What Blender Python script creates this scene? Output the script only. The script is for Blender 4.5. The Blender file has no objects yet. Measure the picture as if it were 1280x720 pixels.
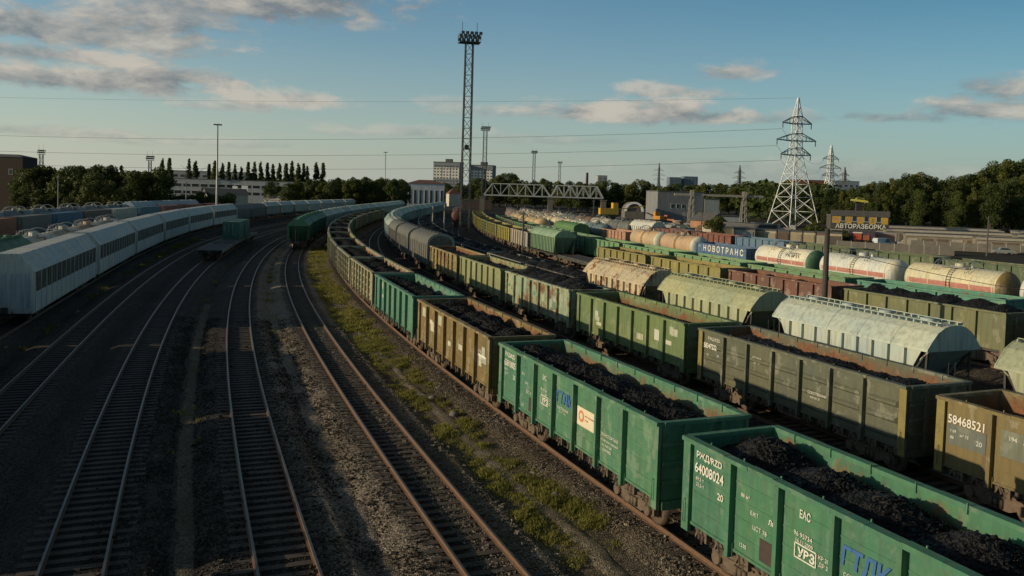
import bpy, math, random
import numpy as np
from mathutils import Vector, Matrix
random.seed(11); RNG = np.random.default_rng(5)
sc = bpy.context.scene
COL = sc.collection
R = math.radians
# ---------------------------------------------------------------- camera
CH, CF, CP, CR, CCY = 9.98, 1036.0, 0.0465, 0.0301, 286.3
cd = bpy.data.cameras.new('camera'); cam = bpy.data.objects.new('camera', cd); COL.objects.link(cam)
cd.sensor_width = 36; cd.lens = 36 * CF / 1280; cd.shift_y = (CCY - 360) / 1280
cd.clip_start = 0.1; cd.clip_end = 20000
cam.matrix_world = Matrix.Translation((0, 0, CH)) @ Matrix.Rotation(math.pi / 2 - CP, 4, 'X') @ Matrix.Rotation(CR, 4, 'Z')
sc.camera = cam
# ---------------------------------------------------------------- sun, exposure
SUN_EL = 13.0; SUN_AZ = 12.5                       # light travels towards +X, turned 12.5 deg to +Y
tv = Vector((math.cos(R(SUN_AZ)) * math.cos(R(SUN_EL)), math.sin(R(SUN_AZ)) * math.cos(R(SUN_EL)), -math.sin(R(SUN_EL))))
sd = bpy.data.lights.new('sun', 'SUN'); sd.energy = 5.0; sd.angle = R(0.5); sd.color = (1.0, 0.81, 0.55)
sun = bpy.data.objects.new('sun', sd); COL.objects.link(sun)
sun.rotation_euler = tv.to_track_quat('-Z', 'Y').to_euler(); sun.location = (-60, -15, 40)
sc.view_settings.view_transform = 'Standard'; sc.view_settings.look = 'None'
sc.view_settings.exposure = -0.42; sc.view_settings.gamma = 1.0; sc.view_settings.use_curve_mapping = False

# ---------------------------------------------------------------- node helper
class NT:
    def __init__(s, tree): s.t = tree; s.n = tree.nodes; s.l = tree.links
    def add(s, typ, ins=None, **kw):
        nd = s.n.new(typ)
        for k, v in kw.items(): setattr(nd, k, v)
        for k, v in (ins or {}).items():
            sock = nd.inputs[k]
            if isinstance(v, bpy.types.NodeSocket): s.l.new(v, sock)
            else: sock.default_value = v
        return nd
    def m(s, op, a, b=0.0, c=None, clamp=False):
        d = {0: a, 1: b}
        if c is not None: d[2] = c
        return s.add('ShaderNodeMath', d, operation=op, use_clamp=clamp).outputs[0]
    def mix(s, f, a, b, bt='MIX'):
        nd = s.add('ShaderNodeMix', data_type='RGBA', blend_type=bt)
        for i, v in ((0, f), (6, a), (7, b)):
            if isinstance(v, bpy.types.NodeSocket): s.l.new(v, nd.inputs[i])
            else: nd.inputs[i].default_value = v if i == 0 else (v if len(v) == 4 else (*v, 1))
        return nd.outputs[2]
    def rng(s, v, a, b, c=0.0, d=1.0, smooth=False):
        nd = s.add('ShaderNodeMapRange', {0: v, 1: a, 2: b, 3: c, 4: d})
        nd.clamp = True
        if smooth: nd.interpolation_type = 'SMOOTHSTEP'
        return nd.outputs[0]
    def noise(s, vec, scale, detail=5, rough=0.6, dist=0.0):
        return s.add('ShaderNodeTexNoise', {'Vector': vec, 'Scale': scale, 'Detail': detail, 'Roughness': rough, 'Distortion': dist}).outputs['Fac']
    def scale(s, vec, v):
        return s.add('ShaderNodeVectorMath', {0: vec, 1: v}, operation='MULTIPLY').outputs[0]

# ---------------------------------------------------------------- world: Nishita sky + clouds by direction
w = bpy.data.worlds.new('World'); sc.world = w; w.use_nodes = True
T = NT(w.node_tree); T.n.clear()
sky = T.add('ShaderNodeTexSky', sky_type='NISHITA', sun_disc=False, sun_elevation=R(SUN_EL), sun_rotation=R(257.5),
            air_density=1.0, dust_density=0.9, ozone_density=1.6, altitude=20)
tc = T.add('ShaderNodeTexCoord').outputs['Generated']
sx = T.add('ShaderNodeSeparateXYZ', {0: tc})
az = T.m('ARCTAN2', sx.outputs[0], sx.outputs[1]); el = T.m('ARCSINE', sx.outputs[2])
cv = T.add('ShaderNodeCombineXYZ', {0: T.m('MULTIPLY', az, 9.0), 1: T.m('MULTIPLY', el, 22.0), 2: 0.0}).outputs[0]
nA = T.noise(cv, 1.15, 9, 0.62, 0.25); nB = T.noise(cv, 3.2, 6, 0.6, 0.1)
nS = T.add('ShaderNodeVectorMath', {0: cv, 1: (-0.22, 0.30, 0.0)}, operation='ADD').outputs[0]
nC = T.noise(nS, 1.15, 9, 0.62, 0.25)
lit = T.m('ADD', 0.5, T.m('MULTIPLY', T.m('SUBTRACT', nA, nC), 3.2))
def px_dir(px, py):
    a, b = px - 640, py - CCY
    a, b = a * math.cos(CR) + b * math.sin(CR), -a * math.sin(CR) + b * math.cos(CR)
    u, v = a / CF, -b / CF
    d = Vector((u, math.cos(CP) + v * math.sin(CP), -math.sin(CP) + v * math.cos(CP))).normalized()
    return math.atan2(d.x, d.y), math.asin(d.z)
# compass direction / height / extents / opacity / tone of each cloud bank (measured once as angles)
CLOUDS = [(90, 40, 200, 22, .9, .42), (190, 22, 130, 22, .85, .5), (330, 2, 190, 30, .95, .22), (30, 66, 130, 13, .8, .38), (110, 72, 60, 8, .7, .75), (90, 100, 180, 17, .95, .48), (230, 98, 80, 12, .9, .7),
 (290, 111, 34, 11, .85, .9), (352, 126, 95, 13, .85, .85), (285, 133, 60, 9, .6, .75), (465, 33, 40, 9, .35, .7), (915, 91, 66, 14, .85, .62),
 (822, 113, 50, 10, .75, .7), (884, 117, 42, 8, .6, .4), (775, 143, 150, 15, .9, .66), (850, 137, 50, 16, .9, .9), (745, 140, 40, 12, .8, .9), (880, 148, 90, 10, .7, .35),
 (1272, 112, 70, 19, .85, .38), (1262, 138, 85, 17, .85, .42), (1125, 148, 65, 7, .55, .25), (1066, 145, 28, 6, .45, .2),
 (520, 166, 110, 10, .45, .7), (610, 140, 80, 9, .4, .75), (50, 164, 90, 8, .45, .75), (200, 176, 200, 7, .35, .6), (700, 176, 120, 7, .3, .45), (990, 147, 40, 9, .4, .3), (560, 128, 40, 8, .3, .8), (1000, 215, 260, 14, .3, .25)]
skyc = T.mix(1.0, sky.outputs[0], (0.84, 1.13, 1.22), 'MULTIPLY')
pol = T.m('MULTIPLY', T.rng(az, 0.0, 0.6), T.rng(el, 0.02, 0.26))                 # deeper blue away from the sun
skyc = T.mix(pol, skyc, T.mix(1.0, skyc, (0.38, 0.63, 0.67), 'MULTIPLY'))
hz = T.m('POWER', T.rng(el, -0.02, 0.24, 1.0, 0.0), 1.7)                       # pale low haze, warmer towards the sun
hzc = T.mix(T.rng(az, -0.5, 0.6), (6.0, 5.9, 5.2), (3.0, 3.6, 3.75))
skyc = T.mix(T.m('MULTIPLY', hz, 0.85), skyc, hzc)
for (px, py, rx, ry, op, tone) in CLOUDS:
    a0, e0 = px_dir(px, py)
    rx, ry = rx / CF * 0.95, ry / CF * 1.15
    dx = T.m('DIVIDE', T.m('SUBTRACT', az, a0), rx)
    dy = T.m('DIVIDE', T.m('SUBTRACT', el, e0), ry)
    dy2 = T.m('MAXIMUM', dy, T.m('MULTIPLY', dy, -1.5))
    d2 = T.m('ADD', T.m('MULTIPLY', dx, dx), T.m('MULTIPLY', dy2, dy2))
    den = T.m('SUBTRACT', T.m('ADD', 1.0, T.m('MULTIPLY', T.m('SUBTRACT', nA, 0.5), 2.6)), T.m('SQRT', d2))
    den = T.m('ADD', den, T.m('ADD', T.m('MULTIPLY', T.m('SUBTRACT', nB, 0.5), 1.3), 0.28))
    al = T.m('MULTIPLY', T.rng(den, 0.05, 0.85, 0.0, 1.0, True), op)
    ton = T.m('ADD', T.m('ADD', T.m('MULTIPLY', dy, 0.28), tone - 0.5), lit, clamp=True)
    cc = T.mix(ton, (2.0, 2.3, 2.5), (5.6, 5.2, 4.5))
    skyc = T.mix(al, skyc, cc)
deck = T.rng(el, 0.30, 0.60, 0.0, 0.80, True)                              # invented grey cloud above the view, added to dim the ambient sky light
skyc = T.mix(deck, skyc, (0.62, 0.66, 0.74))
bg = T.add('ShaderNodeBackground', {'Color': skyc, 'Strength': 0.130})
out = T.add('ShaderNodeOutputWorld', {'Surface': bg.outputs[0]})

# ---------------------------------------------------------------- materials
def newmat(name):
    m = bpy.data.materials.new(name); m.use_nodes = True
    t = NT(m.node_tree); t.n.clear()
    b = t.add('ShaderNodeBsdfPrincipled'); o = t.add('ShaderNodeOutputMaterial', {'Surface': b.outputs[0]})
    return m, t, b
def setin(t, b, **kw):
    for k, v in kw.items():
        s = b.inputs[k.replace('_', ' ')]
        if isinstance(v, bpy.types.NodeSocket): t.l.new(v, s)
        else: s.default_value = v if not (isinstance(v, tuple) and len(v) == 3) else (*v, 1)
def bump(t, h, strength=0.3, dist=0.02):
    return t.add('ShaderNodeBump', {'Height': h, 'Strength': strength, 'Distance': dist}).outputs[0]
def objco(t, info=True):
    co = t.add('ShaderNodeTexCoord').outputs['Object']
    oi = t.add('ShaderNodeObjectInfo')
    rv = t.m('MULTIPLY', oi.outputs['Random'], 61.7)
    v = t.add('ShaderNodeVectorMath', {0: co, 1: t.add('ShaderNodeCombineXYZ', {0: rv, 1: rv, 2: 0.0}).outputs[0]}, operation='ADD').outputs[0]
    return co, v, oi
def paint_mat(name, inner=False, rough=0.62, corr=False):
    m, t, b = newmat(name)
    co, v, oi = objco(t)
    C, A = oi.outputs['Color'], oi.outputs['Alpha']
    n1 = t.noise(v, 0.9, 8, 0.7); n2 = t.noise(v, 5.0, 6, 0.65); st = t.noise(t.scale(v, (3.2, 3.2, 0.28)), 1.6, 6, 0.65)
    hue = t.noise(v, 0.35, 2, 0.5)
    c = t.mix(t.rng(hue, 0.35, 0.65), t.mix(1.0, C, (1.10, 1.06, 0.92), 'MULTIPLY'), t.mix(1.0, C, (0.84, 0.92, 0.98), 'MULTIPLY'))
    c = t.mix(t.rng(st, 0.44, 0.72, 0, 0.75), c, t.mix(0.6, c, (0.05, 0.04, 0.03)))
    c = t.mix(t.rng(n2, 0.5, 0.75, 0, 0.35), c, t.mix(0.5, c, (0.30, 0.27, 0.2)))
    fd = t.noise(t.scale(v, (1.3, 1.3, 0.8)), 1.25, 5, 0.6)
    c = t.mix(t.m('MULTIPLY', t.rng(fd, 0.56, 0.60), t.m('MULTIPLY', A, 0.75)), c, t.mix(0.62, c, (0.46, 0.44, 0.35)))
    sc_ = t.noise(t.scale(v, (0.5, 0.5, 9.0)), 2.2, 4, 0.7)
    c = t.mix(t.rng(sc_, 0.66, 0.70, 0, 0.4), c, t.mix(0.5, c, (0.03, 0.028, 0.025)))
    rc = t.mix(t.rng(n2, 0.3, 0.7), (0.075, 0.03, 0.015), (0.24, 0.11, 0.045))
    lo = t.m('SUBTRACT', 0.80 if not inner else 0.55, t.m('MULTIPLY', A, 0.34))
    cr = t.m('ADD', t.m('MULTIPLY', n1, 0.62), t.m('ADD', t.m('MULTIPLY', st, 0.2), t.m('MULTIPLY', n2, 0.22)))
    if inner: cr = t.m('ADD', cr, t.m('MULTIPLY', t.m('SUBTRACT', 2.98, t.add('ShaderNodeSeparateXYZ', {0: co}).outputs[2]), 0.22))
    rf = t.rng(t.m('SUBTRACT', cr, lo), 0.0, 0.05 if not inner else 0.14)
    c = t.mix(rf, c, rc)
    h = t.m('ADD', t.m('MULTIPLY', n1, 0.6), t.m('MULTIPLY', n2, 0.4))
    if corr:
        wv = t.add('ShaderNodeTexWave', {'Vector': co, 'Scale': 3.6, 'Distortion': 0.0}, bands_direction='X').outputs['Fac']
        h = t.m('ADD', h, t.m('MULTIPLY', wv, 1.2))
    setin(t, b, Base_Color=c, Roughness=t.rng(n2, 0.3, 0.7, rough - 0.12, rough + 0.18), Normal=bump(t, h, 0.35, 0.03))
    return m
PAINT = paint_mat('wagon_paint'); INNER = paint_mat('wagon_inside', True, 0.8); CORR = paint_mat('corrugated_paint', False, 0.6, True)
def plain(name, col, rough=0.7, var=0.25, scale=3.0, metal=0.0, bmp=0.25, dist=0.02, spec=0.5):
    m, t, b = newmat(name)
    co, v, oi = objco(t)
    n = t.noise(v, scale, 7, 0.65); n2 = t.noise(v, scale * 7, 4, 0.6)
    f = t.m('ADD', t.m('MULTIPLY', n, 0.6), t.m('MULTIPLY', n2, 0.4))
    c = t.mix(t.rng(f, 0.3, 0.7), tuple(x * (1 - var) for x in col), tuple(min(1, x * (1 + var)) for x in col))
    setin(t, b, Base_Color=c, Roughness=rough, Metallic=metal, Normal=bump(t, f, bmp, dist), Specular_IOR_Level=spec)
    return m
STEEL = plain('grimy_dark_steel', (0.045, 0.038, 0.032), 0.65, 0.5)
DUSTY = plain('dusty_brown_steel', (0.12, 0.088, 0.06), 0.75, 0.6, 6)
WHEEL = plain('wheel_steel', (0.10, 0.07, 0.05), 0.5, 0.4, 5)
RAILTOP = plain('polished_rail_head', (0.13, 0.12, 0.11), 0.42, 0.3, 3, 0.7)
RAILSIDE = plain('rusty_rail_web', (0.135, 0.075, 0.042), 0.8, 0.35, 6)
SLEEPER = plain('weathered_sleeper', (0.07, 0.056, 0.042), 0.9, 0.45, 2.2, bmp=0.5)
LETTER = plain('white_stencil_paint', (0.66, 0.64, 0.55), 0.7, 0.25, 9, bmp=0.05)
BLUEP = plain('blue_stencil_paint', (0.035, 0.12, 0.30), 0.6, 0.25, 5, bmp=0.05)
ORANGE = plain('faded_orange_print', (0.55, 0.2, 0.08), 0.6, 0.2, 5, bmp=0.05)
CREAM = plain('cream_board', (0.66, 0.58, 0.42), 0.6, 0.12, 4, bmp=0.05)
YELLOW = plain('yellow_corner_paint', (0.20, 0.165, 0.05), 0.7, 0.3, 3)
DARKPATCH = plain('brown_patch_paint', (0.05, 0.035, 0.028), 0.7, 0.3, 5)
REDST = plain('red_stripe_paint', (0.40, 0.17, 0.13), 0.65, 0.4, 3, bmp=0.05)
GALV = plain('galvanised_steel', (0.30, 0.31, 0.31), 0.5, 0.3, 4, 0.3)
GALVD = plain('weathered_mast_steel', (0.10, 0.095, 0.085), 0.65, 0.4, 2)
WHITEM = plain('white_mast_paint', (0.72, 0.72, 0.68), 0.55, 0.12, 2, bmp=0.05)
BLUEM = plain('dark_blue_mast_paint', (0.05, 0.07, 0.11), 0.6, 0.2, 2)
CONC = plain('weathered_concrete', (0.33, 0.30, 0.25), 0.9, 0.25, 1.2, bmp=0.3)
CONCD = plain('dark_concrete', (0.14, 0.125, 0.105), 0.9, 0.3, 0.8, bmp=0.3)
WOODP = plain('tarred_wood', (0.045, 0.038, 0.034), 0.8, 0.35, 3)
GLASS = plain('window_glass', (0.03, 0.035, 0.04), 0.12, 0.2, 1, bmp=0.0)
BARK = plain('tree_bark', (0.07, 0.055, 0.04), 0.9, 0.35, 4, bmp=0.5)
ROOFT = plain('red_tile_roof', (0.15, 0.065, 0.045), 0.8, 0.25, 2)
ROOFG = plain('grey_felt_roof', (0.085, 0.083, 0.08), 0.85, 0.3, 0.7)
TRUSSM = plain('grey_truss_paint', (0.42, 0.43, 0.41), 0.6, 0.15, 1)
WIRE = plain('wire', (0.05, 0.05, 0.052), 0.5, 0.1)
RUBBER = plain('tyre_rubber', (0.02, 0.02, 0.02), 0.8, 0.2)
BRICK = plain('dark_brick', (0.055, 0.035, 0.028), 0.9, 0.3, 2.5)
def obj_paint(name, rough=0.6, var=0.22, scale=0.5):
    m, t, b = newmat(name); co, v, oi = objco(t)
    n = t.noise(v, scale, 7, 0.65); st = t.noise(t.scale(v, (1, 1, 0.15)), scale * 3, 5, 0.6)
    f = t.m('ADD', t.m('MULTIPLY', n, 0.5), t.m('MULTIPLY', st, 0.5))
    c = t.mix(t.rng(f, 0.35, 0.65), t.mix(1.0, oi.outputs['Color'], (1 - var,) * 3, 'MULTIPLY'), t.mix(1.0, oi.outputs['Color'], (1 + var * .6,) * 3, 'MULTIPLY'))
    setin(t, b, Base_Color=c, Roughness=rough, Normal=bump(t, f, 0.2, 0.02)); return m
WALL = obj_paint('rendered_wall', 0.85); CARP = obj_paint('car_paint', 0.3, 0.1)
# coal
COAL, t, b = newmat('coal')
co, v, oi = objco(t)
vo = t.add('ShaderNodeTexVoronoi', {'Vector': v, 'Scale': 7.5, 'Randomness': 1.0}); vo2 = t.add('ShaderNodeTexVoronoi', {'Vector': v, 'Scale': 19.0})
n = t.noise(v, 2.0, 6, 0.65)
h = t.m('ADD', t.m('MULTIPLY', vo.outputs['Distance'], 1.0), t.m('ADD', t.m('MULTIPLY', vo2.outputs['Distance'], 0.5), n))
ce = t.add('ShaderNodeSeparateColor', {0: vo.outputs['Color']}).outputs[0]
setin(t, b, Base_Color=t.mix(t.rng(ce, 0.2, 1.0), (0.0045, 0.0045, 0.005), (0.020, 0.020, 0.020)), Roughness=t.rng(ce, 0, 1, 0.42, 0.75), Normal=bump(t, h, 0.9, 0.10), Specular_IOR_Level=0.25)
# ground / ballast share a gravel look in world coordinates
def gravel(name, base, fleck, moss, big=0.05):
    m, t, b = newmat(name)
    g = t.add('ShaderNodeNewGeometry').outputs['Position']
    v1 = t.add('ShaderNodeTexVoronoi', {'Vector': g, 'Scale': 16.0}); v2 = t.add('ShaderNodeTexVoronoi', {'Vector': g, 'Scale': 34.0})
    s1 = t.add('ShaderNodeSeparateColor', {0: v1.outputs['Color']}).outputs[0]; s2 = t.add('ShaderNodeSeparateColor', {0: v2.outputs['Color']}).outputs[1]
    n = t.noise(g, big, 6, 0.6); n2 = t.noise(g, 0.45, 7, 0.7, 0.4)
    c = t.mix(t.rng(t.m('ADD', t.m('MULTIPLY', s1, 0.6), t.m('MULTIPLY', s2, 0.4)), 0.25, 0.85), tuple(x * 0.55 for x in base), fleck)
    c = t.mix(t.rng(n2, 0.42, 0.66, 0, 0.6), c, t.mix(1.0, c, (0.45, 0.42, 0.4), 'MULTIPLY'))
    c = t.mix(t.rng(n, 0.5, 0.62, 0, 0.7), c, moss)
    h = t.m('ADD', v1.outputs['Distance'], t.m('MULTIPLY', v2.outputs['Distance'], 0.5))
    setin(t, b, Base_Color=c, Roughness=0.92, Normal=bump(t, h, 0.9, 0.07), Specular_IOR_Level=0.2)
    return m
BALLAST = gravel('shaded_ballast', (0.034, 0.029, 0.024), (0.13, 0.112, 0.092), (0.036, 0.030, 0.022))  # gravel darkened in colour to deepen the shade on the left tracks
RAILSHADE = gravel('rail_shadow_ballast', (0.022, 0.02, 0.018), (0.05, 0.045, 0.04), (0.018, 0.017, 0.016))  # rail shadow painted into the ballast between the rails
LITG = gravel('sunlit_gravel', (0.16, 0.135, 0.10), (0.46, 0.385, 0.30), (0.14, 0.115, 0.085), 0.12)  # same gravel with the sunlight painted in as a paler colour
GROUND = gravel('yard_earth', (0.040, 0.034, 0.026), (0.08, 0.068, 0.053), (0.034, 0.036, 0.018), 0.035)
PATH = gravel('trodden_path', (0.24, 0.195, 0.14), (0.42, 0.35, 0.26), (0.13, 0.11, 0.08), 0.2)
VERGE = gravel('verge_soil', (0.12, 0.098, 0.068), (0.27, 0.22, 0.155), (0.085, 0.075, 0.04), 0.15)
def leafmat(name, a, bcol, tr=0.25):
    m, t, b = newmat(name)
    co, v, oi = objco(t)
    n = t.noise(v, 0.55, 3, 0.6); n2 = t.noise(v, 6.0, 2, 0.5)
    f = t.m('ADD', t.m('MULTIPLY', n, 0.6), t.m('ADD', t.m('MULTIPLY', n2, 0.3), t.m('MULTIPLY', oi.outputs['Random'], 0.25)))
    c = t.mix(t.rng(f, 0.35, 0.8), a, bcol)
    setin(t, b, Base_Color=c, Roughness=0.6, Specular_IOR_Level=0.2)
    tl = t.add('ShaderNodeBsdfTranslucent', {'Color': c}); mx = t.add('ShaderNodeMixShader', {0: tr, 1: b.outputs[0], 2: tl.outputs[0]})
    for o in t.n:
        if o.type == 'OUTPUT_MATERIAL': t.l.new(mx.outputs[0], o.inputs[0])
    return m
LEAFD = leafmat('dark_foliage', (0.034, 0.054, 0.014), (0.095, 0.115, 0.027)); LEAFL = leafmat('light_foliage', (0.05, 0.066, 0.014), (0.10, 0.105, 0.026))
LEAFM = leafmat('olive_foliage', (0.052, 0.066, 0.014), (0.13, 0.135, 0.03))
GRASS = leafmat('grass_blades', (0.10, 0.115, 0.024), (0.29, 0.265, 0.07), 0.38)

# ---------------------------------------------------------------- mesh builder
class MB:
    def __init__(s): s.v = []; s.f = []; s.m = []; s.sm = []
    def quad(s, idx, m=0, sm=False): s.f.append(tuple(idx)); s.m.append(m); s.sm.append(sm)
    def box(s, x0, x1, y0, y1, z0, z1, m=0):
        n = len(s.v)
        s.v += [(x0, y0, z0), (x1, y0, z0), (x1, y1, z0), (x0, y1, z0), (x0, y0, z1), (x1, y0, z1), (x1, y1, z1), (x0, y1, z1)]
        for q in ((0, 3, 2, 1), (4, 5, 6, 7), (0, 1, 5, 4), (1, 2, 6, 5), (2, 3, 7, 6), (3, 0, 4, 7)): s.quad([n + i for i in q], m)
        return s
    def hexa(s, pts, m=0):
        n = len(s.v); s.v += [tuple(p) for p in pts]
        for q in ((0, 3, 2, 1), (4, 5, 6, 7), (0, 1, 5, 4), (1, 2, 6, 5), (2, 3, 7, 6), (3, 0, 4, 7)): s.quad([n + i for i in q], m)
        return s
    def bar(s, p, q, wd, ht=None, m=0):
        ht = ht or wd; p = Vector(p); q = Vector(q); d = (q - p)
        if d.length < 1e-6: return s
        d.normalize(); up = Vector((0, 0, 1)) if abs(d.z) < 0.95 else Vector((1, 0, 0))
        a = d.cross(up).normalized() * wd / 2; c = a.cross(d).normalized() * ht / 2
        n = len(s.v)
        for e in (p, q): s.v += [tuple(e - a - c), tuple(e + a - c), tuple(e + a + c), tuple(e - a + c)]
        for k in ((3, 2, 1, 0), (4, 5, 6, 7), (0, 1, 5, 4), (1, 2, 6, 5), (2, 3, 7, 6), (3, 0, 4, 7)): s.quad([n + i for i in k], m)
        return s
    def prism(s, prof, x0, x1, m=0, sm=False, caps=True, capm=None):   # prof: (y,z) CCW seen from +x ; extruded along x
        n = len(s.v); k = len(prof)
        s.v += [(x0, y, z) for y, z in prof] + [(x1, y, z) for y, z in prof]
        for i in range(k):
            j = (i + 1) % k; s.quad((n + i, n + j, n + k + j, n + k + i), m, sm)
        if caps:
            cm = m if capm is None else capm
            s.quad([n + k - 1 - i for i in range(k)], cm); s.quad([n + k + i for i in range(k)], cm)
        return s
    def rev(s, prof, axis, c, nseg=16, m=0, sm=True):   # prof: (pos along axis, radius)
        n = len(s.v); c = Vector(c)
        ax = {'x': (Vector((1, 0, 0)), Vector((0, 1, 0)), Vector((0, 0, 1))), 'y': (Vector((0, 1, 0)), Vector((0, 0, 1)), Vector((1, 0, 0))), 'z': (Vector((0, 0, 1)), Vector((1, 0, 0)), Vector((0, 1, 0)))}[axis]
        for p, r in prof:
            for i in range(nseg):
                a = 2 * math.pi * i / nseg
                s.v.append(tuple(c + ax[0] * p + ax[1] * (r * math.cos(a)) + ax[2] * (r * math.sin(a))))
        for k in range(len(prof) - 1):
            for i in range(nseg):
                j = (i + 1) % nseg
                s.quad((n + k * nseg + i, n + k * nseg + j, n + (k + 1) * nseg + j, n + (k + 1) * nseg + i), m, sm)
        s.quad([n + nseg - 1 - i for i in range(nseg)], m); s.quad([n + (len(prof) - 1) * nseg + i for i in range(nseg)], m)
        return s
    def tube(s, pts, r, nseg=6, m=0):
        n = len(s.v); pts = [Vector(p) for p in pts]; rs = r if isinstance(r, (list, tuple)) else [r] * len(pts)
        for k, p in enumerate(pts):
            d = (pts[min(k + 1, len(pts) - 1)] - pts[max(k - 1, 0)]).normalized()
            up = Vector((0, 0, 1)) if abs(d.z) < 0.9 else Vector((1, 0, 0))
            a = d.cross(up).normalized(); c = d.cross(a)
            for i in range(nseg):
                t_ = 2 * math.pi * i / nseg
                s.v.append(tuple(p + a * (rs[k] * math.cos(t_)) + c * (rs[k] * math.sin(t_))))
        for k in range(len(pts) - 1):
            for i in range(nseg):
                j = (i + 1) % nseg
                s.quad((n + k * nseg + i, n + k * nseg + j, n + (k + 1) * nseg + j, n + (k + 1) * nseg + i), m, True)
        s.quad([n + i for i in range(nseg)], m); s.quad([n + (len(pts) - 1) * nseg + i for i in range(nseg)], m)
        return s
    def mesh(s, name, mats):
        me = bpy.data.meshes.new(name); me.from_pydata(s.v, [], s.f)
        for m in mats: me.materials.append(m)
        me.polygons.foreach_set('material_index', s.m); me.polygons.foreach_set('use_smooth', s.sm)
        me.update(); return me
def npmesh(name, V, F, mats, smooth=False):
    me = bpy.data.meshes.new(name); k = F.shape[1]
    me.vertices.add(len(V)); me.vertices.foreach_set('co', np.asarray(V, 'f').ravel())
    me.loops.add(F.size); me.loops.foreach_set('vertex_index', np.asarray(F, 'i').ravel())
    me.polygons.add(len(F)); me.polygons.foreach_set('loop_start', np.arange(0, F.size, k, dtype='i'))
    try: me.polygons.foreach_set('loop_total', np.full(len(F), k, 'i'))
    except Exception: pass
    me.polygons.foreach_set('use_smooth', np.full(len(F), smooth))
    for m in mats: me.materials.append(m)
    me.update(calc_edges=True); return me
def link(name, data, parent=None, loc=(0, 0, 0), rz=0.0, color=None):
    o = bpy.data.objects.new(name, data); COL.objects.link(o)
    o.location = loc; o.rotation_euler = (0, 0, rz)
    if parent: o.parent = parent
    if color is not None: o.color = color if len(color) == 4 else (*color, 0.3)
    return o
def tag(o, label=None, cat=None, group=None, kind=None):
    if label: o['label'] = label
    if cat: o['category'] = cat
    if group: o['group'] = group
    if kind: o['kind'] = kind
    return o
class P:                                # a part of a recipe
    def __init__(s, name, mesh, subs=(), color=None, label=None): s.name, s.mesh, s.subs, s.color, s.label = name, mesh, subs, color, label
def spawn(name, label, cat, group, loc, rz, parts, color=(0.5, 0.5, 0.5, 0.3), kind=None):
    root = link(name, None, None, loc, rz); root.empty_display_size = 0.5
    tag(root, label, cat, group, kind)
    def put(p, par, col):
        o = link(p.name, p.mesh, par, color=p.color or col)
        if p.label: o['label'] = p.label
        for q in p.subs: put(q, o, p.color or col)
    for p in parts: put(p, root, color)
    return root
def text_mesh(s, h, x, y, z, mat, face=-1, align='LEFT', bold=0.0, wide=1.0, slant=0.0):
    cu = bpy.data.curves.new('lettering', 'FONT'); cu.body = s; cu.size = h / 0.72; cu.extrude = 0.003; cu.align_x = align; cu.offset = bold; cu.shear = slant
    cu.resolution_u = 3
    o = bpy.data.objects.new('tmp', cu); COL.objects.link(o)
    dg = bpy.context.evaluated_depsgraph_get(); me = bpy.data.meshes.new_from_object(o.evaluated_get(dg))
    bpy.data.objects.remove(o)
    for vv in me.vertices:
        a, bb, c = vv.co
        vv.co = (x + a * wide, y - c, z + bb) if face < 0 else (x - a * wide, y + c, z + bb)
    me.materials.clear(); me.materials.append(mat); me.update(); return me

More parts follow.
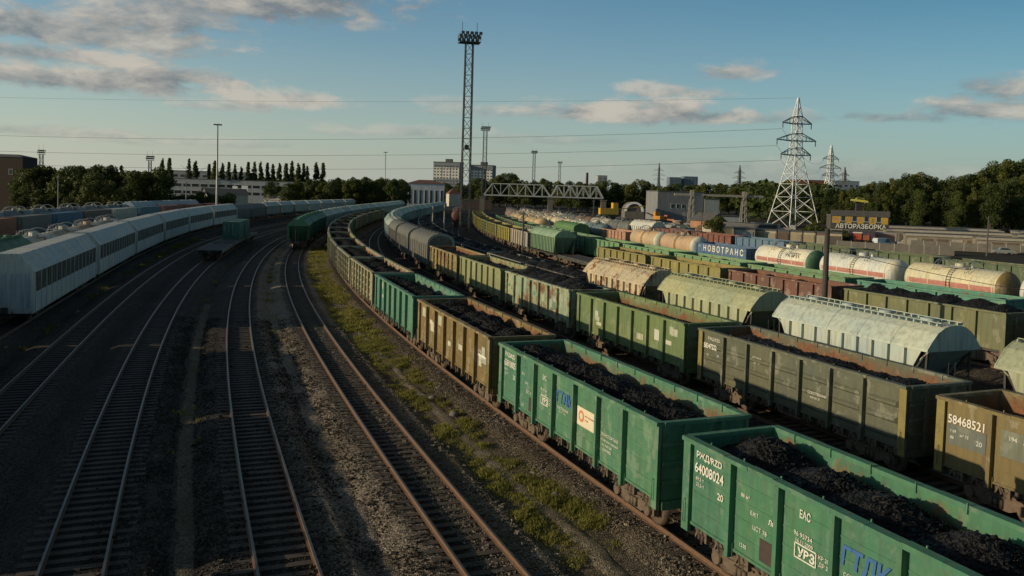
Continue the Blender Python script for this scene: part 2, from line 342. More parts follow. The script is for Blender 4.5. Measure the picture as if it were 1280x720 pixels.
# ---------------------------------------------------------------- tracks: measured centre lines x(y), railhead z = 0
TR = {
'A': [(-21.7,35),(-24,42),(-28.5,55.5),(-35.2,76),(-42.4,104),(-47.7,123),(-54,160),(-57.5,200),(-58,250),(-55,300)],
'B': [(-10.8,20.4),(-12.7,25),(-15,31),(-18.7,40.8),(-23.2,54),(-30.6,76.7),(-36,97),(-38.6,107),(-44,130),(-49,165),(-52,200),(-53,250),(-50.5,300)],
'C': [(-5.35,20.6),(-6.9,24.4),(-8.8,29.3),(-11.1,35.7),(-14.2,44.2),(-18.4,56.5),(-25.5,78),(-33.5,109.6),(-41,147),(-46.5,200),(-48.2,250),(-47,300)],
'D': [(0.05,21),(-1.5,24.8),(-3.4,29.5),(-6.6,38),(-10.6,49),(-15.2,62.5),(-19.6,76),(-25.4,96.8),(-33,127),(-38.5,160),(-42,200),(-43.8,250),(-44,300)],
'E': [(6.4,22.9),(1.3,35.3),(-3.75,48),(-8.5,61.5),(-12.8,74.8),(-17.1,89),(-21.2,104.5),(-25,120),(-29,140),(-31.7,154.7),(-36,192.5),(-38,230),(-39.8,293)],
'Fe': [(-7.6,75),(2.8,46.5),(8,34),(-18.2,116),(-22.1,135.6),(-24.9,149),(-29,177),(-31.2,200),(-33.5,250),(-34,300)],
'F': [(15.9,28.5),(10.9,41.4),(6.1,54.3),(1.5,66.8),(-2.3,77.5),(-6,88),(-16.5,125),(-23,160),(-27.5,202),(-29.5,260),(-28.5,330)],
'G': [(21.2,33.8),(16.2,46.2),(11.4,59.1),(6.9,71.5),(2.3,85.1),(-2.5,100),(-10,130),(-17,165),(-21,202),(-23,260)],
'H': [(31.3,50.1),(26.6,62),(21.8,73.5),(17.1,85.9),(13.8,94.5),(6.3,120),(1.8,142.2),(-3,168),(-7.5,203),(-11,260)],
'I': [(36.2,56.4),(28.8,72.3),(24.2,83.2),(20.2,94.8),(16.6,107),(13.1,118.9),(9.9,132),(6.3,151),(2,175),(-3,222)],
'Jp': [(40,60),(28.5,93),(19,125),(12.4,150),(7.5,175),(3,205),(0,240)],
'J': [(48,62),(39.5,82.5),(31.4,105.7),(27,120.3),(21.7,139.6),(18.5,152.4),(13,180),(9,205),(5,240)],
'K': [(64,70),(53,97),(47,115),(39.5,138),(30,165),(22,190),(14,225)],
'L2': [(-26.5,33),(-33.6,54),(-39.8,75),(-47,99),(-54,125),(-61,155),(-66.5,185),(-69,215),(-69.5,250),(-67,300)],
'L1b': [(-38.8,54),(-45,75),(-52.2,99),(-59,125),(-66,155),(-71.5,185),(-74,215),(-74.5,250)],
'L1': [(-59,70),(-65.5,90),(-72,114),(-76,133),(-80,161),(-83,195),(-84,250)],
'L0': [(-75,100),(-79.5,120),(-84,142),(-88,170),(-90,200),(-90.5,250)],
}
class Track:
    def __init__(s, pts, y0=2.0, y1=340.0):
        a = np.array(pts, float); ymax = a[:, 1].max(); ymin = a[:, 1].min()
        c = np.polyfit(a[:, 1] / 100, a[:, 0], 4 if len(a) > 8 else 3); dc = np.polyder(c)
        y = np.arange(y0, y1, 0.5); ycl = np.clip(y, max(ymin - 25, 2), ymax)
        x = np.polyval(c, ycl / 100) + np.polyval(dc, ycl / 100) / 100 * (y - ycl)
        s.p = np.stack([x, y], 1); s.s = np.concatenate([[0], np.cumsum(np.linalg.norm(np.diff(s.p, axis=0), axis=1))])
    def at(s, t): return np.array([np.interp(t, s.s, s.p[:, 0]), np.interp(t, s.s, s.p[:, 1])])
    def s_of_y(s, y): return float(np.interp(y, s.p[:, 1], s.s))
    def frame(s, t):
        d = s.at(t + 0.5) - s.at(t - 0.5); d /= np.linalg.norm(d); return s.at(t), d, np.array([d[1], -d[0]])   # point, away dir, right normal
TRK = {k: Track(v) for k, v in TR.items()}
def gnoise(x, y):
    return (np.sin(x * .9 + 1.3 * np.sin(y * .53)) * np.cos(y * .77 + 1.1 * np.sin(x * .41)) + .5 * np.sin(x * 2.3 + y * 1.7) * np.cos(y * 2.9 - x * 1.1) + .25 * np.sin(x * 5.1 - y * 4.3))
GZ = -0.62
def build_ground():
    xs = np.concatenate([[-6000, -2500, -1200, -700, -420, -300, -220, -170, -130], np.arange(-110, 90.1, 1.0), [100, 120, 150, 190, 250, 350, 500, 900, 2000, 6000]])
    ys = np.concatenate([[-900, -300, -100, -40], np.arange(-10, 130, 1.0), np.arange(130, 360, 5), [380, 420, 500, 650, 900, 1400, 2400, 5000, 9000]])
    X, Y = np.meshgrid(xs, ys); Z = GZ + 0.05 * gnoise(X * .5, Y * .5); far = (np.abs(X) > 115) | (Y > 360); Z[far] = GZ
    V = np.stack([X, Y, Z], -1).reshape(-1, 3); nx, ny = len(xs), len(ys)
    i = (np.arange(ny - 1)[:, None] * nx + np.arange(nx - 1)[None]).ravel()
    F = np.stack([i, i + 1, i + nx + 1, i + nx], 1)
    tag(link('ground', npmesh('ground', V, F, [GROUND], True)), kind='structure')
build_ground()
RAILP = [(-.066, -.18), (.066, -.18), (.066, -.168), (.012, -.15), (.012, -.05), (.036, -.037), (.036, -.004), (.028, 0), (-.028, 0), (-.036, -.004), (-.036, -.037), (-.012, -.05), (-.012, -.15), (-.066, -.168)]
def build_track(key, y0, y1, fine=True, sleepers_to=230, dusty=False, rail=RAILTOP):
    tk = TRK[key]; s0, s1 = tk.s_of_y(y0), tk.s_of_y(y1)
    ss = np.concatenate([np.arange(s0, min(s1, s0 + 90), 0.8), np.arange(min(s1, s0 + 90), s1, 2.5)])
    root = link('railway_track', None); tag(root, kind='structure')
    fr = [tk.frame(t) for t in ss]
    for side in (-.76, .76):
        V = []; F = []; M = []; k = len(RAILP)
        for p, d, nrm in fr:
            V += [(p[0] + nrm[0] * (side + a), p[1] + nrm[1] * (side + a), z) for a, z in RAILP]
        for i in range(len(fr) - 1):
            for j in range(k):
                jj = (j + 1) % k; F.append((i * k + j, (i + 1) * k + j, (i + 1) * k + jj, i * k + jj)); M.append(1 if j in (6, 7, 8) else 0)
        me = bpy.data.meshes.new('rail'); me.from_pydata(V, [], F); me.materials.append(RAILSIDE); me.materials.append(rail)
        me.polygons.foreach_set('material_index', M); me.update(); link('rail', me, root)
    mb = MB(); t = s0
    while t < min(s1, tk.s_of_y(sleepers_to)):
        p, d, nrm = tk.frame(t); j = random.uniform(-.05, .05); hw = .125; hl = 1.35 + random.uniform(-.04, .04)
        up = random.uniform(-.185, -.165)
        c = [(-hw, -hl), (hw, -hl), (hw, hl), (-hw, hl)]
        sk = random.uniform(-.018, .018)
        pts = [(p[0] + d[0] * (a + sk * q) + nrm[0] * (q + j), p[1] + d[1] * (a + sk * q) + nrm[1] * (q + j)) for a, q in c]
        # right-handed order
        pts = pts[::-1]
        mb.hexa([(x, y, up - .14) for x, y in pts] + [(x, y, up) for x, y in pts]); t += .545
    link('sleepers', mb.mesh('sleepers', [SLEEPER]), root)['kind'] = 'stuff'
    # ballast bed
    prof = [(-3.1, -.80), (-2.5, -.50), (-1.75, -.22), (-1.3, -.19), (-.9, -.20), (-.45, -.205), (0, -.20), (.45, -.205), (.9, -.20), (1.3, -.19), (1.75, -.22), (2.5, -.50), (3.1, -.80)]
    V = []; k = len(prof)
    for p, d, nrm in fr:
        a = np.array([q[0] for q in prof]); z = np.array([q[1] for q in prof])
        x = p[0] + nrm[0] * a; y = p[1] + nrm[1] * a
        zz = z + .035 * gnoise(x * 2.1, y * 2.1) * (np.abs(a) > 1.5) + .012 * gnoise(x * 4, y * 4); V += list(zip(x, y, zz))
    i = (np.arange(len(fr) - 1)[:, None] * k + np.arange(k - 1)[None]).ravel()
    F = np.stack([i, i + 1, i + k + 1, i + k], 1)
    bm = npmesh('ballast', np.array(V), F, [{'D': LITG, 'E': VERGE, 'Fe': BALLAST}.get(key, BALLAST), RAILSHADE], True)
    if key == 'C': bm.materials.append(LITG)  # right shoulder of C gets the gravel with sunlight painted in
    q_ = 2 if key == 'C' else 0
    bm.polygons.foreach_set('material_index', np.tile(np.array([0, 0, 0, 0, 1, 1, 1, 1, q_, q_, q_, q_], 'i'), len(fr) - 1)); bm.update()  # middle faces carry the painted rail shadow
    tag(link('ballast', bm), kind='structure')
for key, y0, y1, sl in (('A', 14, 300, 200), ('B', 8, 300, 220), ('C', 8, 300, 220), ('D', 8, 320, 150), ('E', 6, 320, 140), ('Fe', 6, 300, 230), ('F', 6, 330, 90), ('G', 10, 280, 60), ('H', 20, 280, 70),
                        ('I', 40, 250, 60), ('Jp', 45, 250, 250), ('J', 45, 250, 60), ('K', 60, 240, 80), ('L2', 6, 310, 70), ('L1b', 40, 260, 60), ('L1', 60, 260, 60), ('L0', 90, 260, 60)):
    build_track(key, y0, y1, sleepers_to=sl)
#%%PART2
# ================================================================ wagon parts (local +x = end nearer the camera, -y = side towards the sun)
def m_wheelset():
    b = MB()
    for s in (-1, 1): b.rev([(-.07, .40), (-.065, .475), (.03, .475), (.045, .505), (.07, .505), (.07, .30)] if s > 0 else [(-.07, .30), (-.07, .505), (-.045, .505), (-.03, .475), (.065, .475), (.07, .40)], 'y', (0, -s * .79, .475), 18)
    b.rev([(-1.0, .08), (1.0, .08)], 'y', (0, 0, .475), 8)
    return b
def m_bogie(cx):
    f = MB()
    for s in (-1, 1):
        y0, y1 = (s * 1.02 - .09, s * 1.02 + .09)
        pts = [(-1.2, .36), (-.72, .40), (-.45, .27), (.45, .27), (.72, .40), (1.2, .36), (1.2, .62), (.75, .74), (.4, .86), (-.4, .86), (-.75, .74), (-1.2, .62)]
        n = len(f.v); k = len(pts)
        f.v += [(cx + a, y0, c) for a, c in pts] + [(cx + a, y1, c) for a, c in pts]
        for i in range(k):
            j = (i + 1) % k; f.quad((n + i, n + k + i, n + k + j, n + j))
        f.quad([n + i for i in range(k)]); f.quad([n + 2 * k - 1 - i for i in range(k)])
        for q in (-.17, 0, .17): f.rev([(.32, .075), (.60, .075)], 'z', (cx + q, s * 1.13, 0), 8)
        for q in (-.925, .925): f.rev([(-.10, .16), (.10, .16)], 'y', (cx + q, s * 1.12, .475), 10)
        f.bar((cx - .5, s * 1.14, .62), (cx + .5, s * 1.14, .72), .05)
    f.box(cx - .22, cx + .22, -1.0, 1.0, .42, .74)
    ws = m_wheelset()
    def wsm(dx):
        q = MB(); q.v = [(x + cx + dx, y, z) for x, y, z in ws.v]; q.f = list(ws.f); q.m = list(ws.m); q.sm = list(ws.sm); return q.mesh('wheelset', [WHEEL])
    return P('bogie', f.mesh('bogie', [DUSTY]), [P('wheelset', wsm(-.925)), P('wheelset', wsm(.925))])
def m_coupler(x):
    s = 1 if x > 0 else -1; b = MB()
    b.box(min(x, x + s * .5), max(x, x + s * .5), -.11, .11, .95, 1.17)
    b.box(min(x + s * .45, x + s * .66), max(x + s * .45, x + s * .66), -.2, .2, .87, 1.26)
    b.tube([(x, .35, 1.0), (x + s * .25, .38, .75), (x + s * .5, .3, .72)], .035)
    return P('coupler', b.mesh('coupler', [STEEL]))
BOG = {}
def bogies(c):
    if c not in BOG: BOG[c] = [m_bogie(-c), m_bogie(c)]
    return BOG[c]
def coup(x): return [m_coupler(-x), m_coupler(x)]
def underframe(h, cross=True, hw=1.30, z0=.78, z1=1.12):
    b = MB(); b.box(-h, h, -.24, .24, z0 - .04, z1)
    for s in (-1, 1):
        b.box(-h, h, s * hw - .05, s * hw + .05, z1 - .16, z1 + .02)
    n = 7
    for i in range(n):
        x = -h + .25 + i * (2 * h - .5) / (n - 1); b.box(x - .1, x + .1, -hw + .06, hw - .06, z0 + .1, z1 - .005)
    b.rev([(-.9, .17), (.9, .17)], 'x', (1.2, -.75, .72), 10); b.rev([(-.5, .2), (.5, .2)], 'x', (-1.5, .7, .7), 10)
    b.tube([(-2.5, .6, .62), (2.2, .6, .62)], .03)
    return P('underframe', b.mesh('underframe', [STEEL]))
HL = 6.34
def gondola_recipe(style='plain', top=3.48, full=True, extra=(), pd=1.635):
    ps = []
    px = [-HL + .30 + (i) * (2 * HL - .6) / 7 for i in range(8)]
    for s in (-1, 1):
        b = MB()
        def bx(x0, x1, a, c, z0, z1, m=0): b.box(x0, x1, min(s * a, s * c), max(s * a, s * c), z0, z1, m)
        bx(-HL + .04, HL - .04, 1.435, 1.462, 1.16, top - .115, 0); bx(-HL + .05, HL - .05, 1.40, 1.432, 1.17, top - .118, 1)
        if style in ('plain', 'wood'):
            zz = [1.16 + (top - .12 - 1.16) * k / 5 for k in range(1, 5)] if style == 'plain' else [1.16 + (top - .12 - 1.16) * k / 9 for k in range(1, 9)]
            for z in zz:
                for i in range(7): bx(px[i] + .08, px[i + 1] - .08, 1.463, 1.476, z - .022, z + .022)
        if style == 'stamped' or style == 'stamped2':
            for i in range(7):
                for z in (1.55, 2.12, 2.70, 3.1)[:4 if style == 'stamped2' else 3]:
                    x0, x1 = px[i] + .13, px[i + 1] - .13
                    y0, y1 = s * 1.463, s * 1.54
                    q = [(x0, y0, z - .12), (x1, y0, z - .12), (x1, y0, z + .12), (x0, y0, z + .12), (x0 + .08, y1, z - .05), (x1 - .08, y1, z - .05), (x1 - .08, y1, z + .05), (x0 + .08, y1, z + .05)]
                    if s > 0: q = q[4:] + q[:4]; 
                    b.hexa(q)
            bx(-HL + .05, HL - .05, 1.463, 1.48, 3.23, 3.30)
        bx(-HL + .05, HL - .05, 1.463, 1.50, 1.14, 1.22)
        wall = P('side_wall', None)
        if full:
            wall.mesh = b.mesh('side_wall', [PAINT, INNER])
            for i in range(1, 7):
                q = MB(); x = px[i]; y0, y1 = sorted((s * 1.463, s * 1.635))
                q.box(x - .065, x + .065, y0, y1, .98, top - .12); q.box(x - .1, x + .1, min(s * 1.463, s * 1.52), max(s * 1.463, s * 1.52), 1.0, 1.35)
                wall.subs = list(wall.subs) + [P('post', q.mesh('post', [PAINT]))]
            for e in (-1, 1):
                q = MB(); xa, xb = sorted((e * (HL - .30), e * HL)); y0, y1 = sorted((s * 1.463, s * 1.575))
                q.hexa([(xa, y0, .93), (xb, y0, .93), (xb, y1, .93), (xa, y1, .93), (xa, y0, top - .12), (xb, y0, top - .12), (xb, y1, top - .12), (xa, y1, top - .12)])
                q.tube([(e * (HL - .16), s * 1.575, 1.15), (e * (HL - .16), s * 1.64, 1.2), (e * (HL - .16), s * 1.64, 1.75), (e * (HL - .16), s * 1.575, 1.8)], .014)
                wall.subs = list(wall.subs) + [P('corner_post', q.mesh('corner_post', [PAINT]))]
            q = MB(); rr = random.Random(4 if s > 0 else 9)
            for k in range(14):
                x = -HL + .75 + k * (2 * HL - 1.5) / 13 + rr.uniform(-.05, .05)
                q.bar((x - .05, s * 1.50, 1.15), (x + rr.uniform(.02, .12), s * 1.56, .93), .05, .04); q.bar((x + .1, s * 1.48, .98), (x + .22, s * 1.6, .86), .05)
                q.box(x + .25, x + .33, min(s * 1.40, s * 1.52), max(s * 1.40, s * 1.52), .88, 1.14); q.bar((x - .25, s * 1.42, .86), (x - .1, s * 1.44, 1.12), .06)
                q.box(x - .28, x + .28, min(s * 1.25, s * 1.41), max(s * 1.25, s * 1.41), .98, 1.08)
            ps.append(P('latch_gear', q.mesh('latch_gear', [DUSTY])))
        else:
            for i in range(1, 7): bx(px[i] - .07, px[i] + .07, 1.463, pd, 1.0, top - .12)
            for e in (-1, 1): b.box(*sorted((e * (HL - .30), e * HL)), *sorted((s * 1.463, s * 1.575)), .95, top - .12)
            wall.mesh = b.mesh('side_wall', [PAINT, INNER])
        ps.append(wall)
        e = MB(); x0, x1 = sorted((s * (HL - .035), s * (HL - .06))); xi0, xi1 = sorted((s * (HL - .062), s * (HL - .085)))
        e.box(x0, x1, -1.40, 1.40, 1.16, top - .12, 0); e.box(xi0, xi1, -1.395, 1.395, 1.17, top - .121, 1)
        xo = sorted((s * (HL - .033), s * (HL + .07)))
        for y in (-.62, .62): e.box(*xo, y - .07, y + .07, .98, top - .12)
        for z in (1.7, 2.25, 2.8): e.box(*sorted((s * (HL - .033), s * (HL + .03))), -1.40, 1.40, z - .06, z + .06)
        e.box(*sorted((s * (HL - .033), s * (HL + .05))), -1.40, 1.40, .9, 1.15)
        for z in (1.45, 1.95, 2.5, 3.05): e.tube([(s * (HL + .02), s * 1.0 - .18, z), (s * (HL + .1), s * 1.0 - .18, z), (s * (HL + .1), s * 1.0 + .18, z), (s * (HL + .02), s * 1.0 + .18, z)], .016, 4)
        ps.append(P('end_wall', e.mesh('end_wall', [PAINT, INNER])))
    r = MB(); t = top
    rnd = random.Random(3)
    for s in (-1, 1):
        n = 14 if full else 1
        for k in range(n):
            xa, xb = -HL - .02 + k * (2 * HL + .04) / n, -HL - .02 + (k + 1) * (2 * HL + .04) / n
            r.box(xa, xb, *sorted((s * 1.395, s * 1.64)), t - .115, t) if n == 1 else r.box(xa + .0005, xb - .0005, *sorted((s * 1.395, s * (1.64 + rnd.uniform(-.016, .012)))), t - .115, t + rnd.uniform(-.012, .008))
        if full:
            for k in range(9): r.box(-5.4 + k * 1.33, -5.37 + k * 1.33, *sorted((s * 1.36, s * 1.395)), t - .2, t + .05)
        r.box(*sorted((s * (HL - .12), s * (HL + .07))), -1.393, 1.393, t - .113, t - .003)
    ps.append(P('top_rail', r.mesh('top_rail', [PAINT])))
    fl = MB().box(-HL + .1, HL - .1, -1.38, 1.38, 1.30, 1.36); ps.append(P('floor', fl.mesh('floor', [INNER])))
    return ps + [underframe(6.25)] + bogies(4.33) + coup(6.3) + list(extra)
G_PLAIN = gondola_recipe('plain'); G_STAMP = gondola_recipe('stamped'); G_WOOD = gondola_recipe('wood'); G_MID = gondola_recipe('stamped', full=False); G_MIDP = gondola_recipe('plain', full=False)
G_LOW = gondola_recipe('plain', top=2.72, full=False)
# coal heaps
def coal_mesh(seed, base, amp, nx=150, ny=36, lumps=1500, rimfill=0.0, hump=1.0):
    r = np.random.default_rng(seed); hx, hy = HL - .10, 1.385
    X, Y = np.meshgrid(np.linspace(-hx, hx, nx), np.linspace(-hy, hy, ny)); u = Y / hy
    Z = np.full_like(X, base); cs = np.linspace(-hx + 1.1, hx - 1.2, 6) + r.uniform(-.3, .3, 6)
    H = np.zeros_like(X)
    for c in cs:
        a = r.uniform(.6, 1.0); wx = r.uniform(.8, 1.15); y0 = r.uniform(.0, .35)
        H = np.maximum(H, a * np.exp(-((X - c) / wx) ** 2 - ((Y - y0) / 1.0) ** 2))
    Z += amp * (H - .25) * hump - rimfill * np.clip(np.abs(X) - hx + 1.1, 0, 2) * .55 - .18 * (np.abs(u) ** 3) * (1 - rimfill * .3)
    for k in range(5):
        f = 1.7 * 1.8 ** k; ph = r.uniform(0, 6, 4)
        Z += .05 / 1.5 ** k * (np.sin(X * f + ph[0] + 1.4 * np.sin(Y * f * .8 + ph[1])) * np.cos(Y * f * 1.2 + ph[2] + 1.1 * np.sin(X * f * .7 + ph[3])))
    Z += r.normal(0, .013, Z.shape)
    Z = np.maximum(Z, 1.42)
    V = np.stack([X, Y, Z], -1).reshape(-1, 3)
    i = (np.arange(ny - 1)[:, None] * nx + np.arange(nx - 1)[None]).ravel(); F = np.stack([i, i + 1, i + nx + 1, i + nx], 1)
    if lumps:
        px_, py_ = r.uniform(-hx + .1, hx - .1, lumps), r.uniform(-hy + .1, hy - .1, lumps)
        ix = np.clip(((px_ + hx) / (2 * hx) * (nx - 1)).astype(int), 0, nx - 1); iy = np.clip(((py_ + hy) / (2 * hy) * (ny - 1)).astype(int), 0, ny - 1)
        pz = Z[iy, ix]; sz = r.uniform(.014, .048, lumps) * (1 + (r.random(lumps) > .95) * .9)
        oc = np.array([(1, 0, 0), (-1, 0, 0), (0, 1, 0), (0, -1, 0), (0, 0, 1), (0, 0, -1)], float)
        # cube-ish lumps, 8 jittered corners
        cb = np.array([(-1, -1, -1), (1, -1, -1), (1, 1, -1), (-1, 1, -1), (-1, -1, 1), (1, -1, 1), (1, 1, 1), (-1, 1, 1)], float) * .62
        L = cb[None] + r.uniform(-.35, .35, (lumps, 8, 3)); ang = r.uniform(0, 6.28, lumps); ca, sa = np.cos(ang)[:, None], np.sin(ang)[:, None]
        L = np.stack([L[..., 0] * ca - L[..., 1] * sa, L[..., 0] * sa + L[..., 1] * ca, L[..., 2]], -1) * sz[:, None, None]
        L += np.stack([px_, py_, pz], -1)[:, None]
        n0 = len(V); V = np.concatenate([V, L.reshape(-1, 3)])
        q = np.array([(0, 3, 2, 1), (4, 5, 6, 7), (0, 1, 5, 4), (1, 2, 6, 5), (2, 3, 7, 6), (3, 0, 4, 7)])
        F = np.concatenate([F, (n0 + np.arange(lumps)[:, None, None] * 8 + q[None]).reshape(-1, 4)])
    return npmesh('coal_load', V, F, [COAL], False)
COALS = [coal_mesh(s, 3.14, .62, lumps=6000) for s in (1, 2, 3)]
COAL_FULL = [coal_mesh(s, 3.02, .42, 110, 28, 900, .9) for s in (4, 5)]
COAL_HEAP = [coal_mesh(6, 3.58, .5, 110, 28, 900, 1.2)]
COAL_LOW = [coal_mesh(8, 2.55, .7, 110, 28, 900)]
COAL_LOWSIDE = [coal_mesh(9, 2.62, .75, 110, 28, 1200, .9), coal_mesh(12, 2.55, .8, 110, 28, 1200, .9)]

def hopper_recipe(L, eave, ridge, nr, taper=1.9, lattice=True, fullribs=False, bc=None):
    h = L / 2; bc = bc or h - 1.25; ps = []
    prof = [(-1.62, eave), (1.62, eave), (1.60, eave + .1), (1.36, eave + .42), (1.02, eave + (ridge - eave) * .72), (.62, eave + (ridge - eave) * .93), (.3, ridge), (-.3, ridge), (-.62, eave + (ridge - eave) * .93), (-1.02, eave + (ridge - eave) * .72), (-1.36, eave + .42), (-1.60, eave + .1)]
    rf = MB(); rf.prism(prof, -h, h)
    n = 5
    for k in range(n + 1):
        x = -h + .015 + k * (L - .03) / n
        pr2 = [(y * 1.008, z + .012 if z > eave + .05 else z) for y, z in prof]
        rf.prism(pr2, x - .03, x + .03)
    ps.append(P('roof', rf.mesh('roof', [PAINT])))
    zb = 2.0 if not fullribs else 1.35
    for s in (-1, 1):
        b = MB(); y = s * 1.46; th = s * 1.40; xt, xb = h - .45, h - .45 - (.75 if not fullribs else .35)
        q = [(-xb, y, zb), (xb, y, zb), (xb, th, zb), (-xb, th, zb), (-xt, y, eave - .003), (xt, y, eave - .003), (xt, th, eave - .003), (-xt, th, eave - .003)]
        if s > 0: q = [q[i] for i in (3, 2, 1, 0, 7, 6, 5, 4)]
        b.hexa(q)
        xq = xb - taper * .6; yq = s * .55; yq2 = s * .45
        q = [(-xq, yq, 1.02), (xq, yq, 1.02), (xq, yq2, 1.02), (-xq, yq2, 1.02), (-xb, y, zb - .003), (xb, y, zb - .003), (xb, th, zb - .003), (-xb, th, zb - .003)]
        if s > 0: q = [q[i] for i in (3, 2, 1, 0, 7, 6, 5, 4)]
        if not fullribs: b.hexa(q)
        w_ = P('side_wall', b.mesh('side_wall', [PAINT])); sub = []
        for i in range(nr):
            x = -xb + .12 + i * (2 * xb - .24) / (nr - 1); q = MB()
            q.box(x - .06, x + .06, *sorted((s * 1.462, s * 1.615)), zb, eave - .004)
            sub.append(P('rib', q.mesh('rib', [PAINT])))
        w_.subs = sub; ps.append(w_)
        e = MB(); X = s
        # sloped end sheet and end struts
        q = [(X * (xb - 1.5), -1.0, 1.15), (X * (xb - 1.55), -1.0, 1.15), (X * (xb - 1.55), 1.0, 1.15), (X * (xb - 1.5), 1.0, 1.15), (X * (h - .10), -1.38, eave - .02), (X * (h - .18), -1.38, eave - .02), (X * (h - .18), 1.38, eave - .02), (X * (h - .10), 1.38, eave - .02)]
        if s < 0: q = [q[i] for i in (1, 0, 3, 2, 5, 4, 7, 6)]
        e.hexa(q); ps.append(P('end_sheet', e.mesh('end_sheet', [PAINT])))
        for y in (-1.3, 1.3):
            q = MB(); q.bar((X * (h - .35), y, 1.1), (X * (h - .25), y, eave), .09); q.bar((X * (xb - .55), y, 1.15), (X * (h - .3), y, eave - .1), .08)
            ps.append(P('strut', q.mesh('strut', [STEEL])))
        q = MB()
        for y in (-.35, .05): q.tube([(X * (h + .06), y, 1.0), (X * (h + .06), y, eave - .5)], .02, 4)
        for k in range(9): q.tube([(X * (h + .06), -.35, 1.1 + k * .27), (X * (h + .06), .05, 1.1 + k * .27)], .013, 4)
        q.tube([(X * (h + .2), -1.2, 1.0), (X * (h + .2), -1.2, 1.95), (X * (h + .2), -.6, 1.95), (X * (h + .2), -.6, 1.0)], .02, 4)
        ps.append(P('ladder', q.mesh('ladder', [STEEL])))
    wk = MB()
    for s in (-1, 1):
        wk.box(-h + .2, h - .2, s * .62 - .012, s * .62 + .012, ridge + .085, ridge + .115)
        nn = int(L / .42)
        for k in range(nn): x = -h + .3 + k * (L - .6) / (nn - 1); wk.box(x - .03, x + .03, s * .62 - .16, s * .62 + .16, ridge - .03, ridge + .085)
    if lattice: ps.append(P('walkway', wk.mesh('walkway', [PAINT])))
    for k in range(4):
        q = MB(); x = -h + L * (.14 + .24 * k); q.rev([(ridge - .05, .33), (ridge + .10, .33), (ridge + .16, .24)], 'z', (x, 0, 0), 14); q.box(x - .42, x - .33, -.05, .05, ridge - .02, ridge + .12)
        ps.append(P('hatch', q.mesh('hatch', [PAINT])))
    for k in (-1, 1):
        q = MB(); q.hexa([(k * 1.7 - .3, -.3, .45), (k * 1.7 + .3, -.3, .45), (k * 1.7 + .3, .3, .45), (k * 1.7 - .3, .3, .45), (k * 1.7 - .9, -.6, 1.1), (k * 1.7 + .9, -.6, 1.1), (k * 1.7 + .9, .6, 1.1), (k * 1.7 - .9, .6, 1.1)]); ps.append(P('chute', q.mesh('chute', [STEEL])))
    return ps + [underframe(h + .2, hw=1.25, z0=.8, z1=1.1)] + bogies(round(bc, 2)) + coup(h + .15)
H_CEM = hopper_recipe(10.35, 3.40, 4.52, 9)
H_GRAIN = hopper_recipe(13.4, 3.55, 4.55, 16, fullribs=True)

def hood_recipe(L=13.3, eave=3.55, ridge=4.75, hw=1.58, rimc=None):
    h = L / 2; ps = []
    arc = [(hw * math.cos(a), eave + (ridge - eave) * math.sin(a) ** .9) for a in [R(k * 15) for k in range(1, 12)]]
    prof = [(-hw, 1.22), (hw, 1.22), (hw, eave)] + arc + [(-hw, eave)]
    b = MB(); b.prism(prof, -h, h); ps.append(P('hood', b.mesh('hood', [PAINT])))
    for s in (-1, 1):
        q = MB(); n = len(prof)
        big = [(y * 1.02, z + (.03 if z > 2 else 0)) for y, z in prof]; sm = [(y * .88, 1.35 + (z - 1.35) * .93) for y, z in prof]
        x0, x1 = sorted((s * (h - .06), s * (h + .05)))
        n0 = len(q.v)
        q.v += [(x0, y, z) for y, z in big] + [(x1, y, z) for y, z in big] + [(x1, y, z) for y, z in sm] + [(x0, y, z) for y, z in sm]
        k = len(prof)
        for i in range(k):
            j = (i + 1) % k
            for a in range(3): q.quad((n0 + a * k + i, n0 + a * k + j, n0 + (a + 1) * k + j, n0 + (a + 1) * k + i))
        ps.append(P('end_rim', q.mesh('end_rim', [PAINT]), color=rimc))
        d = MB(); d.box(*sorted((s * (h + .002), s * (h + .03))), -.06, .06, 1.4, ridge - .35); d.box(*sorted((s * (h + .002), s * (h + .028))), -1.2, 1.2, 2.3, 2.4); ps.append(P('end_brace', d.mesh('end_brace', [PAINT])))
        for i in range(9):
            x = -h + .8 + i * (L - 1.6) / 8; r_ = MB(); r_.box(x - .05, x + .05, *sorted((s * hw, s * (hw + .06))), 1.25, eave - .1); ps.append(P('rib', r_.mesh('rib', [PAINT])))
    q = MB()
    for i in range(6): x = -h + 1 + i * (L - 2) / 5; q.box(x - .35, x + .35, -.3, .3, ridge - .02, ridge + .07)
    ps.append(P('roof_vents', q.mesh('roof_vents', [PAINT])))
    return ps + [underframe(h + .05)] + bogies(round(h - 2.0, 2)) + coup(h + .05)
HOOD = hood_recipe(12.5, rimc=(.30, .30, .27, .2)); BOX = hood_recipe(13.8, 3.35, 4.35, 1.5); VAN_LOW = hood_recipe(13.8, 2.95, 3.80, 1.5)

